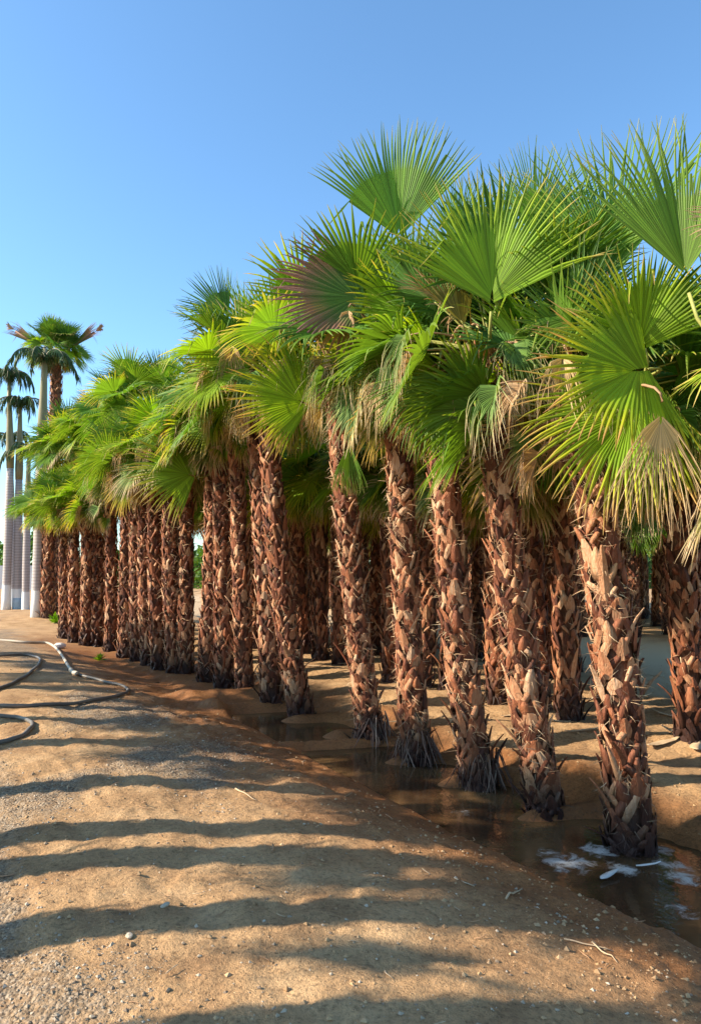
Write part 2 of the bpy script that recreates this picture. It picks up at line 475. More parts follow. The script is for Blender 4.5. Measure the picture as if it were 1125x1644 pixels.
def crown(parent, top, seed, counts, sc=1.0, lift=0.0, clear=0.0, wilt=0):
    """counts = (young, upper, middle, lower, hanging, dead)"""
    rng = random.Random(seed)
    az = rng.uniform(0, 6.28)
    if counts[1] > 4: counts = (counts[0] + 1, counts[1] + 2, counts[2] + 2, counts[3], counts[4], counts[5])
    order = ['young', 'upper', 'middle', 'lower', 'hanging', 'dead', 'wilted']
    counts = tuple(counts) + (wilt,)
    zoff = [0.10, 0.06, 0.02, -0.02, -0.04, -0.08, 0.02]
    ro = [0.02, 0.05, 0.08, 0.11, 0.13, 0.15, 0.10]
    for k, (kind, cnt) in enumerate(zip(order, counts)):
        for i in range(cnt):
            az += math.radians(137.5) + rng.uniform(-0.25, 0.25)
            if clear and kind not in ('young', 'dead', 'wilted'):
                while abs((az + math.pi / 2 + math.pi) % (2 * math.pi) - math.pi) < clear: az += 1.1
            z = zoff[k] + rng.uniform(-0.05, 0.05) + lift
            if kind == 'dead': z -= rng.uniform(0, 0.12)
            loc = Vector(top) + Vector((math.cos(az) * ro[k], math.sin(az) * ro[k], z))
            add_frond(parent, kind, rng.randint(0, 99), loc, az, sc * rng.uniform(0.86, 1.12), rng.uniform(-0.15, 0.15))

# ------------------------------------------------------------------ bark-covered trunk
def strip3(mb, pts, wdir, hws, thick, ndirs, mat, uvv=0.0):
    """closed curved strip: left edge, ridge, right edge, inner"""
    verts = []; k = len(pts)
    for p, w, h, t, n in zip(pts, wdir, hws, thick, ndirs):
        verts += [p - w * h, p + n * t, p + w * h, p - n * t * 0.5]
    faces = []
    for i in range(k - 1):
        a = 4 * i; b = a + 4
        faces += [(a, a + 1, b + 1, b), (a + 1, a + 2, b + 2, b + 1), (a + 2, a + 3, b + 3, b + 2), (a + 3, a, b, b + 3)]
    faces += [(0, 3, 2, 1), (4 * k - 4, 4 * k - 3, 4 * k - 2, 4 * k - 1)]
    mb.add(verts, faces, mat, None, (int(abs(pts[0].z) * 7919) % 5) < 2)

def trunk_mesh(name, vec, seed, r=0.135, boots_per_m=54, fibres_per_m=110, long_frac=0.07, bend=0.05, fine=True, base_long=0.0, mid=None):
    rng = random.Random(seed)
    H = vec.length
    up = vec.normalized()
    side = Vector((rng.uniform(-1, 1), rng.uniform(-1, 1), 0)) * bend
    if mid is not None: side = (mid - vec * 0.5) * 2 / H
    def ctr(t): return vec * t + side * math.sin(math.pi * t) * H * 0.5
    def rad(t): return r * (1.12 - 0.20 * t + 0.18 * math.exp(-t * H / 0.25) + 0.04 * math.sin(t * 9 + seed))
    mb = MB()
    n = 12; k = int(H / 0.12) + 2
    pts = [ctr(-0.03 + 1.05 * i / (k - 1)) for i in range(k)]
    mb.tube(pts, [rad(i / (k - 1)) * rng.uniform(0.94, 1.06) for i in range(k)], n, 0, True)
    X = up.orthogonal().normalized(); Y = up.cross(X)
    nb = int(boots_per_m * H)
    ang = rng.uniform(0, 6)
    for i in range(nb):
        t = (i + rng.uniform(-0.6, 0.6)) / nb
        ang += 2.39996 + rng.uniform(-0.22, 0.22)
        c0 = ctr(t); R = rad(t)
        def pt(a, dz, out):
            o = X * math.cos(a) + Y * math.sin(a)
            return c0 + up * dz + o * (R + out), o, (-X * math.sin(a) + Y * math.cos(a))
        size = rng.uniform(0.65, 1.35)
        lon = rng.random() < long_frac + base_long * math.exp(-t * H / 0.5)
        ln = rng.uniform(0.08, 0.19) * size
        out = rng.uniform(0.008, 0.055)
        if lon: ln *= rng.uniform(1.3, 2.1); out += rng.uniform(0.05, 0.16)
        skew = rng.uniform(-0.45, 0.45)
        # stub of the cut leaf stalk
        P = []; Wd = []; Nd = []
        for q in (0.0, 0.35, 0.7, 1.0):
            p, o, w = pt(ang + skew * q * 0.4, -0.02 + ln * q - (0.02 * q * q if lon else 0), 0.012 + out * q ** 1.5)
            nd = (o - up * 0.4 * q).normalized()
            P.append(p); Wd.append(w); Nd.append(nd)
        strip3(mb, P, Wd, [q_ * size * (0.62 if lon else 1.0) for q_ in (0.030, 0.045, 0.034, rng.uniform(0.004, 0.018))], [0.014, 0.015, 0.012, 0.006], Nd, 1)
        # the two legs of the split base wrap down and round
        for sgn in (-1, 1):
            if rng.random() < 0.2: continue
            dl = rng.uniform(0.10, 0.22) * size; du = rng.uniform(0.045, 0.11) * size / R
            lift = rng.uniform(0.002, 0.026)
            P = []; Wd = []; Nd = []
            for q in (0.0, 0.33, 0.66, 1.0):
                p, o, w = pt(ang + sgn * (0.10 + du * q), 0.02 - dl * q, 0.014 + lift * (1 - q) - 0.004 * q)
                tang = (w * sgn * du * R - up * dl).normalized()
                wd = o.cross(tang).normalized()
                P.append(p); Wd.append(wd); Nd.append(o)
            strip3(mb, P, Wd, [0.020 * size, 0.027 * size, 0.021 * size, 0.006 * size], [0.009, 0.010, 0.008, 0.004], Nd, 1)
    nf = int(fibres_per_m * H)
    for i in range(nf):
        t = 1 - rng.random() ** 1.35; a = rng.uniform(0, 6.283)
        if i % 3: a = cl_a + rng.gauss(0, 0.35); t = min(max(cl_t + rng.gauss(0, 0.035), 0), 1)
        else: cl_a, cl_t = a, t
        c0 = ctr(t); R = rad(t)
        o = X * math.cos(a) + Y * math.sin(a); w = -X * math.sin(a) + Y * math.cos(a)
        p = c0 + o * (R + 0.012)
        d = (o * rng.uniform(0.2, 0.9) + w * rng.uniform(-1, 1) + up * rng.uniform(-0.8, 0.8)).normalized()
        L = rng.uniform(0.04, 0.15) * (1 if fine else 1.2); hw = rng.uniform(0.0014, 0.0042) * (1 if fine else 1.6)
        curl = Vector((rng.uniform(-1, 1), rng.uniform(-1, 1), rng.uniform(-1.2, 0.4))) * 0.95
        verts = []
        for q in range(4):
            wv = d.cross(o + Vector((0.01, 0.02, 0.03))).normalized()
            h = hw * (1 - q / 3.3)
            verts += [p - wv * h, p + wv * h]
            d = (d + curl).normalized(); p = p + d * L / 3
            # keep off the core
        mb.add(verts, [(0, 1, 3, 2), (2, 3, 5, 4), (4, 5, 7, 6)], 2)
    return mb.mesh(name, [M_CORE, M_BOOT, M_FIBRE])

def root_mesh(seed, r=0.145, n=120, h=0.36):
    rng = random.Random(seed); mb = MB()
    for i in range(n):
        a = rng.uniform(0, 6.283); z0 = rng.uniform(0.1, h)
        o = Vector((math.cos(a), math.sin(a), 0)); w = Vector((-o.y, o.x, 0))
        p = o * (r * rng.uniform(0.85, 1.0)) + Vector((0, 0, z0))
        d = (o * rng.uniform(0.05, 0.38) + w * rng.uniform(-0.4, 0.4) + Vector((0, 0, -1))).normalized()
        L = z0 * rng.uniform(0.7, 1.15) / 3; hw = rng.uniform(0.002, 0.007)
        pts = [p]
        for q in range(3):
            d = (d + o * rng.uniform(-0.25, 0.2) + w * rng.uniform(-.2, .2)).normalized(); p = p + d * L; pts.append(p)
        mb.tube(pts, [hw, hw, hw * 0.8, hw * 0.3], 3, 0, False, False)
    return mb.mesh('root_fringe', [M_ROOT])
ROOTS = [root_mesh(1), root_mesh(2), root_mesh(3)]

# ------------------------------------------------------------------ hero fronds, placed in a crown
def hero(tree, root, hub, tip, face, mat, seed, span=120, cup=0.3, droop=0.12, split=0.5, dry=0.0, petmat=None, label=None, nseg=48):
    """root, hub, tip: world points; face: world normal of the blade"""
    o0 = tree.location
    rng = random.Random(seed); mb = MB()
    if dry >= 0.3: split = 0.2
    root = Vector(root) - o0; hub = Vector(hub) - o0; tip = Vector(tip) - o0
    c = (tip - hub).normalized(); R = (tip - hub).length / 1.08
    ctrl = hub - c * (hub - root).length * (0.45 if dry < 0.3 else 0.18)
    pts = []
    for i in range(8):
        t = i / 7
        pts.append(root * (1 - t) ** 2 + ctrl * 2 * t * (1 - t) + hub * t * t)
    petiole(mb, pts, 0.020, 0.011)
    fan_blade(mb, rng, hub, c, face, R, nseg, span, cup, droop, split, dry, 0)
    o = mesh_obj('frond', mb.mesh('frond_placed', [mat, petmat or M_PET]), tree)
    if label: o['label'] = label
    return o

# ------------------------------------------------------------------ the front row
ROW1 = [  # name key, base px, top px, crown scale, frond counts, root fringe, label
 ('F', (1013, 1378), (932, 730), 1.02, (4, 7, 8, 4, 2, 5), False, 'shaggy brown palm standing in white foam at the near end of the front row'),
 ('E', (880, 1322), (788, 650), 1.06, (4, 8, 9, 5, 2, 5), False, 'tall palm leaning back beside the foam-ringed one, its dark wet foot in muddy water'),
 ('D', (772, 1276), (704, 700), 1.06, (4, 8, 8, 5, 2, 5), True, 'palm whose flared root mat bristles at the water edge, under a dry curled frond'),
 ('C', (670, 1236), (636, 690), 1.10, (4, 7, 8, 4, 2, 5), True, 'palm with a dark hollow high in its bark and a spiky root skirt'),
 ('B', (596, 1204), (538, 700), 1.05, (3, 7, 8, 5, 2, 4), True, 'palm next to the bright blue gap of water, broad yellow-green fan at its neck'),
 ('A', (486, 1164), (427, 690), 1.05, (3, 7, 8, 4, 1, 4), False, 'slanting palm crossing in front of its close neighbour, slim bare neck'),
 ('A2', (437, 1146), (408, 740), 0.95, (3, 6, 7, 3, 1, 3), False, 'palm half hidden behind the slanting one, thick dark foot on the bank'),
 ('T13', (393, 1124), (377, 752), 1.0, (3, 6, 8, 4, 1, 3), False, 'thick palm with pale broken leaf stubs sticking out above its dark foot'),
 ('T12', (360, 1114), (352, 770), 0.95, (3, 5, 7, 3, 1, 3), False, 'slim palm squeezed against the thick one with pale stubs'),
 ('T11', (331, 1106), (341, 780), 0.95, (3, 6, 7, 4, 1, 3), False, 'palm with dark ragged roots where the trench turns dry'),
 ('T10', (297, 1093), (296, 800), 1.0, (3, 6, 7, 4, 1, 3), False, 'palm with a smooth bare foot at the edge of shallow mud'),
 ('T9', (281, 1092), (272, 806), 0.95, (3, 5, 7, 3, 1, 3), False, 'palm with smooth foot touching the mud-edge palm beside it'),
 ('T8', (257, 1087), (247, 812), 1.0, (3, 6, 7, 3, 1, 3), False, 'palm with a pale peeled band round its foot in the mud'),
 ('T7', (238, 1079), (232, 812), 0.9, (3, 5, 6, 3, 1, 3), False, 'slender palm with peeled foot behind the hose loop'),
 ('T6', (221, 1072), (216, 812), 0.95, (3, 5, 6, 4, 1, 3), False, 'palm with peeled foot, its yellow fans hanging over the path'),
 ('T5', (201, 1066), (205, 822), 0.9, (3, 5, 6, 3, 1, 3), False, 'leaning palm with frayed stubs fanning out at ground level'),
 ('T4', (178, 1052), (176, 858), 0.85, (3, 5, 6, 3, 1, 3), False, 'short palm beside the open gap in the row, above a small green weed'),
 ('T3', (155, 1044), (152, 862), 0.85, (3, 5, 6, 3, 1, 2), False, 'short slim palm next to the palm at the gap'),
 ('T2', (138, 1042), (137, 866), 0.85, (3, 5, 6, 3, 1, 2), False, 'short palm in the middle of the huddled far trunks'),
 ('T1', (120, 1036), (118, 868), 0.9, (3, 5, 6, 3, 1, 2), False, 'short palm with a broad leaf stub curling out near its foot'),
 ('T0', (104, 1030), (100, 866), 0.9, (3, 5, 7, 4, 1, 2), False, 'short palm with pale sunlit edge by the white stone'),
 ('Z', (78, 1004), (80, 862), 0.9, (3, 5, 7, 4, 1, 2), False, 'dark thick palm closing the front row beside the whitewashed trunks'),
]
G1 = 'fan palms in the front row along the wet trench'
MIDS = {'F': (983, 1025), 'E': (826, 985), 'D': (731, 985), 'C': (652, 965), 'B': (568, 950), 'A': (450, 925)}
TREES = {}; TOPS = {}
for i, (key, b, t, sc, counts, roots, label) in enumerate(ROW1):
    zg = -0.36 if i < 16 else (-0.30 + 0.03 * (i - 16) if i < 21 else -0.12)
    base = on_z(b[0], b[1] - 4, zg)
    base.z = zg
    topw = at(t[0], t[1], base.y + random.Random(i).uniform(-0.1, 0.1))
    tree = empty('fan_palm', base)
    tag(tree, label, 'palm tree', G1)
    topw = topw + Vector((0, 0, {'D': 0.52, 'E': 0.40, 'F': 0.35, 'C': 0.62, 'B': 0.66, 'A': 0.62, 'A2': 0.7}.get(key, 0.72)))
    vec = topw - base
    rr = {'F': 0.116, 'E': 0.112, 'D': 0.120, 'C': 0.118, 'B': 0.116}.get(key, 0.110 if i > 6 else 0.118)
    rr *= random.Random(i * 7).uniform(0.86, 1.02)
    if key == 'Z': rr = 0.19
    me = trunk_mesh('trunk_shaggy', vec, 500 + i, rr, 58 if i < 9 else 46, (620 if i < 5 else 220) if i < 12 else 90, 0.07, 0.03 if i < 6 else 0.02, i < 9, 0.35 if key in ('D', 'T13', 'T5', 'T1') else 0.08,
        (at(MIDS[key][0], MIDS[key][1], base.y) - base) if key in MIDS else None)
    mesh_obj('trunk', me, tree)
    if roots:
        o = mesh_obj('root_fringe', ROOTS[i % 3], tree, (0, 0, 0.0), (0, 0, i), (1.15, 1.15, 1.1))
        o['label'] = 'bristly dark roots round the foot'
    lean = vec.normalized()
    crown(tree, vec - lean * 0.02, 900 + i, counts, sc * (0.80 if key in 'DEF' else 0.86), 0.0, {'F': 1.0, 'D': 0.8, 'E': 0.75, 'C': 0.5, 'B': 0.7, 'A': 0.5}.get(key, 0.0), 9 if i < 7 else 4)
    TREES[key] = tree; TOPS[key] = topw

CAMDIR = Vector((0, -1, 0))
def H(key, hub, Yh, tip, Yt, face, mat, seed, **kw):
    hero(TREES[key], TOPS[key] + Vector((0, 0, 0.05)), at(hub[0], hub[1], Yh), at(tip[0], tip[1], Yt), Vector(face), mat, seed, **kw)

yF, yE, yD, yC, yB, yA = [TREES[k].location.y for k in ('F', 'E', 'D', 'C', 'B', 'A')]
H('F', (1040, 592), yF - 0.7, (868, 610), yF - 0.95, (0.2, -1, 0.30), M_SUNLIME, 11, span=100, cup=0.12, droop=0.10, label='broad sunlit lime frond facing the path')
H('F', (1030, 640), yF - 0.65, (895, 790), yF - 0.9, (-0.1, -1, 0.35), M_SUNLIME, 12, span=70, cup=0.15, droop=0.16, label='yellowing frond fanned downwards')
H('F', (1035, 560), yF - 0.6, (985, 408), yF - 0.75, (-0.3, -1, 0.1), M_LIME, 13, span=88, cup=0.25, droop=0.03, label='bright upright lime frond')
H('F', (1062, 645), yF - 1.0, (1045, 862), yF - 0.98, (0.1, -1, 0.1), M_DRY, 14, span=52, cup=0.15, droop=0.3, dry=0.32, label='tan dried frond hanging straight down', petmat=M_PETDRY)
H('F', (985, 470), yF + 0.1, (985, 225), yF + 0.2, (-0.5, -1, 0), M_GREEN, 15, span=46, cup=0.4, droop=0.02)
H('F', (905, 460), yF + 0.35, (885, 285), yF + 0.3, (-0.3, -1, 0), M_GREEN, 16, span=75, cup=0.4, droop=0.03)
H('C', (642, 398), yC - 0.35, (628, 212), yC - 0.4, (-0.12, -1, 0.05), M_GREEN, 17, span=54, cup=0.35, droop=0.01, split=0.60, label='tallest deep green frond standing upright')
H('C', (590, 480), yC - 0.5, (436, 455), yC - 0.7, (0.1, -1, 0.25), M_RED, 18, span=78, cup=0.15, droop=0.06, split=0.62, label='frond with brown withered edge')
H('E', (788, 500), yE - 0.55, (800, 285), yE - 0.6, (-0.2, -1, 0.25), M_LIME, 19, span=66, cup=0.25, droop=0.05, label='wide bright green frond')
H('D', (750, 525), yD - 0.9, (655, 440), yD - 1.0, (0.5, -0.8, 0.6), M_OLIVE, 20, span=70, cup=0.5, droop=0.05, dry=0.25, label='olive brown folded frond with curled edge')
H('D', (745, 530), yD - 0.9, (765, 640), yD - 0.95, (0, -1, 0.1), M_DRY, 21, span=30, cup=0.2, droop=0.3, dry=0.5, petmat=M_PETDRY, label='dry tan strands hanging from the crown')
H('D', (702, 596), yD - 0.7, (672, 730), yD - 0.8, (-0.1, -1, 0.3), M_GREEN, 22, span=75, cup=0.15, droop=0.12, label='green frond drooping over two trunks')
H('B', (500, 652), yB - 0.55, (368, 592), yB - 0.8, (0.1, -1, 0.3), M_SUNLIME, 23, span=80, cup=0.15, droop=0.08, label='lime frond spread over the neighbouring trunk')
H('B', (560, 700), yB - 0.5, (560, 790), yB - 0.5, (0, -1, 0.1), M_GREEN, 24, span=26, cup=0.3, droop=0.1)
H('A', (405, 585), yA - 0.3, (322, 505), yA - 0.3, (0.1, -1, 0.2), M_YEL, 25, span=75, cup=0.2, droop=0.06, label='yellow edged frond')
H('A', (372, 512), yA + 0.1, (298, 463), yA + 0.1, (0.2, -1, -0.1), M_DEEP, 26, span=62, cup=0.25, droop=0.02)
H('T11', (315, 765), TREES['T11'].location.y - 0.4, (203, 728), TREES['T11'].location.y - 0.8, (0, -1, 0.4), M_YEL, 27, span=85, cup=0.15, droop=0.15)
H('E', (858, 400), yE + 0.2, (868, 240), yE + 0.1, (0.1, -1, 0), M_GREEN, 28, span=50, cup=0.5, droop=0.02)
H('D', (735, 400), yD - 0.1, (760, 290), yD - 0.2, (0.1, -1, 0), M_GREEN, 29, span=60, cup=0.4, droop=0.03)

for n_, (k_, hb, tp, dy) in enumerate([('C', (590, 540), (596, 640), .6), ('C', (560, 492), (548, 560), .62), ('C', (600, 556), (612, 655), .6), ('B', (520, 560), (505, 660), .5), ('D', (770, 528), (792, 640), .95), ('B', (455, 470), (450, 560), .3), ('E', (840, 560), (850, 680), .6), ('F', (905, 560), (880, 700), .6), ('A', (372, 545), (362, 640), .4), ('A2', (330, 600), (325, 690), .3), ('T10', (285, 620), (280, 700), .4)]):
    yy = TREES[k_].location.y - dy
    H(k_, hb, yy, tp, yy - 0.03, (0.2 * (-1) ** n_, -1, 0.2), M_DRY if n_ % 3 else M_HALF, 70 + n_, span=60, cup=0.8, droop=0.9, dry=0.8, nseg=30, petmat=M_PETDRY, label='wilted tan frond with drooping dry strands')

# the palm just outside the frame, its fronds reach in
def plain_palm(name_label, group, base, height, seed, sc, counts, trunk_me, cat='palm tree', tilt=None):
    t = empty('fan_palm', base, 0)
    tag(t, name_label, cat, group)
    rng = random.Random(seed)
    tx, ty = tilt if tilt else (rng.uniform(-0.05, 0.05), rng.uniform(-0.06, 0.03))
    t.rotation_euler = (tx, ty, 0)
    zs = height / 3.0
    mesh_obj('trunk', trunk_me, t, (0, 0, 0), (0, 0, rng.uniform(0, 6.28)), (1, 1, zs))
    crown(t, (0, 0, height - 0.02), seed, counts, sc)
    return t

TRUNKS = [trunk_mesh('trunk_stock', Vector((0, 0, 3.0)), 700 + i, 0.118, 46, 60, 0.08, 0.03, False, 0.15) for i in range(5)]
def row_pt(off, y):
    x = 1.81 - 0.6 * (y - 4.76) + off
    return Vector((x, y, float(ground_z(x, y)) - 0.03))

p0 = Vector((2.95, 3.95, -0.36))
t = plain_palm('palm whose fronds reach in over the foam-ringed palm, trunk hidden from view', G1, p0, 2.8, 41, 0.85, (4, 6, 4, 3, 2, 2), TRUNKS[0])
TREES['X'] = t; TOPS['X'] = p0 + Vector((0, 0, 2.9))
t.rotation_euler = (0, 0, 0)
H('X', (1105, 470), 3.9, (1062, 212), 4.0, (-0.3, -1, 0), M_GREEN, 31, span=42, cup=0.4, droop=0.02)
H('X', (1230, 370), 3.7, (1106, 352), 3.7, (0, -1, 0.3), M_DRY, 32, span=50, cup=0.2, droop=0.05, dry=0.1, label='dry brown pleated frond tip')

# ------------------------------------------------------------------ second row and the blocks beyond
G2 = 'fan palms in the second row behind the trench'
SECOND = [
 ((1112, 1192), 3.0, 0.95, 'dark palm with orange broken stubs and a heap of dry leaf bases at its foot'),
 ((912, 1150), 3.1, 0.95, 'shaded palm seen between two front trunks, orange stub jutting at knee height'),
 ((800, 1128), 3.0, 0.95, 'sunlit palm showing yellow between the two tall front trunks'),
 ((722, 1110), 3.1, 0.95, 'dark palm peeping between the root-mat palm and its neighbour'),
 ((630, 1090), 3.2, 0.95, 'shaded palm showing just behind the palm with the bark hollow'),
 ((514, 1058), 3.6, 1.0, 'very dark slim palm standing clear in the gap, on the yellow sand'),
 ((545, 1062), 3.2, 0.9, 'shaded palm with ragged foot touching the very dark slim palm'),
 ((862, 1138), 3.0, 0.9, 'thin shaded palm between the orange-stubbed palm and the tall leaning trunk'),
 ((678, 1098), 3.1, 0.9, 'thin shaded palm hiding behind the trunk with the bark hollow and its neighbour'),
 ((578, 1076), 3.2, 0.9, 'shaded palm hiding behind the trunk beside the blue gap of water'),
 ((455, 1046), 3.4, 0.95, 'dark palm showing behind the slanting palm'),
]
for i, (b, h, sc, label) in enumerate(SECOND):
    p = on_z(b[0], b[1], -0.13); p.z = float(ground_z(p.x, p.y)) - 0.03
    plain_palm(label, G2, p, h, 300 + i, sc, (3, 5, 7, 9, 7, 3), TRUNKS[i % 5])
rng = random.Random(78)
for i in range(34):
    y = 6.8 + (i % 17) * 0.95 + rng.uniform(-.3, .3); p = row_pt(5.2 + 1.9 * (i // 17) + rng.uniform(-.3, .3), y)
    if 0.385 < p.x / p.y < 0.425 or p.x / p.y > 0.62: continue
    plain_palm('shaded palm of the third row, glimpsed between second row trunks before the track', 'third row palms beside the track', p, 3.2 + rng.uniform(-.3, .3), 360 + i, 0.95, (2, 4, 5, 7, 5, 1), TRUNKS[(i + 1) % 5])
for i, (px, Y, py, label) in enumerate([(118, 20.5, 735, 'taller palm head poking out behind the short palms by the white stone'), (146, 20.0, 715, 'taller palm head rising behind the huddled far trunks'), (176, 19.0, 695, 'taller palm head rising behind the palm at the open gap'), (212, 17.5, 675, 'taller palm head rising behind the peeled-foot palms'), (248, 16.5, 660, 'taller palm head rising behind the palm with the pale peeled band')]):
    tp = at(px, py, Y); z0 = float(ground_z(tp.x, Y)) - 0.03
    plain_palm(label, 'taller palms behind the far end of the front row', Vector((tp.x, Y, z0)), tp.z - z0, 380 + i, 0.95, (3, 5, 7, 6, 4, 2), TRUNKS[i % 5], tilt=(0, 0))
rng = random.Random(77)
for i, y in enumerate([5.4, 6.3]):
    plain_palm('palm of the second row hidden beyond the picture edge', 'second row palms out of view', row_pt(2.9, y), 3.1, 330 + i, 0.95, (3, 5, 6, 5, 2, 2), TRUNKS[i])
for i, y in enumerate([14.6, 15.9, 17.2, 18.6, 20.0, 21.5]):
    plain_palm('shaded palm seen only in slivers between the crowded front trunks', 'second row palms behind the crowded trunks', row_pt(3.0 + rng.uniform(-.3, .3), y), 3.3 + rng.uniform(-.3, .2), 340 + i, 0.95, (2, 5, 6, 7, 5, 1), TRUNKS[(i + 2) % 5])
G3 = 'palms in the blocks across the service track'
for r_i, off in enumerate((13.4, 15.2, 17.4, 20.0, 23.0)):
    for k in range(30):
        y = 8.0 + k * 1.05 + r_i * 0.9 + rng.uniform(-.5, .5)
        p = row_pt(off + rng.uniform(-.4, .4), y)
        if p.x / p.y > 0.60 or p.x / p.y < -0.42: continue
        plain_palm('small sunlit palm trunk across the service track, glimpsed between the front trunks', G3, p, rng.uniform(2.8, 3.6), 400 + r_i * 30 + k, 1.05, (1, 2, 4, 4, 5, 0), TRUNKS[(k + r_i) % 5])

# the row on the other side of the path: it throws the stripes of shade over the path
G4 = 'palms across the path that shade it'
def shade_base(px, py, dist):
    p = on_ground(px, py)
    x = p.x - math.cos(SUN_TRAVEL) * dist; y = p.y - math.sin(SUN_TRAVEL) * dist
    return Vector((x, y, float(ground_z(x, y)) - 0.03))
SH = [((300, 1470), 3.3, 3.45), ((300, 1378), 3.6, 3.1), ((300, 1326), 3.8, 3.15), ((250, 1250), 3.9, 3.4), ((200, 1195), 4.0, 3.0), ((250, 1160), 4.6, 3.0)]
for i, (b, dist, h) in enumerate(SH):
    p = shade_base(b[0], b[1], dist)
    plain_palm('palm across the path, outside the picture, casting a stripe of shade', G4, p, h, 600 + i, (0.60, 0.66, 0.70, 0.70, 0.75, 0.8)[i], (3, 5, 4, 1, 0, 0), TRUNKS[i % 5], tilt=(0.0, random.Random(i).uniform(-.03, .03)))
for i, y in enumerate((2.1, 8.3, 9.6, 10.9, 12.3, 13.8)):
    x = -3.6 - 0.6 * (y - 3) - (0.2 if y > 3 else 1.3)
    plain_palm('palm across the path, outside the picture, casting a stripe of shade', G4, (x, y, float(ground_z(x, y)) - 0.03), 3.3 if y < 3 else 2.9, 620 + i, 0.72 if y < 3 else 0.9, (2, 6, 4, 0, 0, 0), TRUNKS[i % 5])

# ------------------------------------------------------------------ royal palms and tall fan palm far off
def royal_trunk_mat():
    m, nt, N, L, bsdf = new_mat('royal_palm_bark')
    tc = N.new('ShaderNodeTexCoord'); sep = N.new('ShaderNodeSeparateXYZ'); L.new(tc.outputs['Object'], sep.inputs[0])
    wv = N.new('ShaderNodeTexWave'); wv.bands_direction = 'Z'; wv.inputs['Scale'].default_value = 3.2; wv.inputs['Distortion'].default_value = 1.2
    L.new(tc.outputs['Object'], wv.inputs[0])
    r = ramp(N, [(0.0, (0.30, 0.25, 0.23)), (0.25, (0.38, 0.33, 0.31)), (1.0, (0.44, 0.38, 0.36))]); L.new(wv.outputs[0], r.inputs[0])
    mr = N.new('ShaderNodeMapRange'); mr.inputs[1].default_value = 0.95; mr.inputs[2].default_value = 1.0
    mr.inputs[3].default_value = 1; mr.inputs[4].default_value = 0
    L.new(sep.outputs[2], mr.inputs[0])
    c = mixcol(N, L, mr.outputs[0], r.outputs[0], (0.74, 0.74, 0.72))
    L.new(c, bsdf.inputs['Base Color']); bsdf.inputs['Roughness'].default_value = 0.8
    return m
M_ROYAL = royal_trunk_mat()
M_SHAFT = simple_mat('crownshaft', [(0.3, (0.10, 0.12, 0.05)), (0.55, (0.22, 0.19, 0.10)), (0.75, (0.34, 0.25, 0.17))], 4, 0.5, (3, 3, .5))
M_BLUEPAINT = simple_mat('faded_blue_wash', [(0.2, (0.22, 0.36, 0.45)), (0.8, (0.55, 0.60, 0.62))], 3, 0.8)

def pinnate_mesh(seed, L=1.1, elev=60, sag=150):
    rng = random.Random(seed); mb = MB()
    pts = [Vector((0, 0, 0))]; dirs = []
    n = 12
    for k in range(n):
        e = math.radians(elev - sag * (k / n))
        d = Vector((math.cos(e), 0, math.sin(e))); dirs.append(d)
        pts.append(pts[-1] + d * L / n)
    mb.tube(pts, [0.025 * (1 - 0.8 * i / n) for i in range(n + 1)], 4, 1, True)
    for k in range(1, n * 3):
        t = k / (n * 3); i = min(int(t * n), n - 1)
        p = pts[i].lerp(pts[i + 1], t * n - i)
        for sg in (-1, 1):
            d = (dirs[i] * 0.6 + Vector((0, sg * rng.uniform(.3, .9), 0)) + Vector((0, 0, rng.uniform(-1.2, -0.2)))).normalized()
            ll = rng.uniform(0.25, 0.42) * (1 - 0.3 * t)
            w = d.cross(Vector((0, 0, 1))).normalized() * 0.016
            q1 = p + d * ll * 0.5; q2 = q1 + (d + Vector((0, 0, -0.8))).normalized() * ll * 0.5
            mb.add([p - w * .6, p + w * .6, q1 - w, q1 + w, q2], [(0, 1, 3, 2), (2, 3, 4)], 0, [(0, 0), (0, 1), (.5, 0), (.5, 1), (1, .5)])
    return mb.mesh('pinnate_frond', [M_DARKTUFT, M_SHAFT])
PINN = [pinnate_mesh(i, 1.0 + 0.1 * i, 70 - 8 * i, 165 - 10 * i) for i in range(4)]

def smooth_trunk(pts, radii, mats, name='trunk', matidx=0):
    mb = MB(); mb.tube(pts, radii, 14, 0, True); return mb.mesh(name, mats)

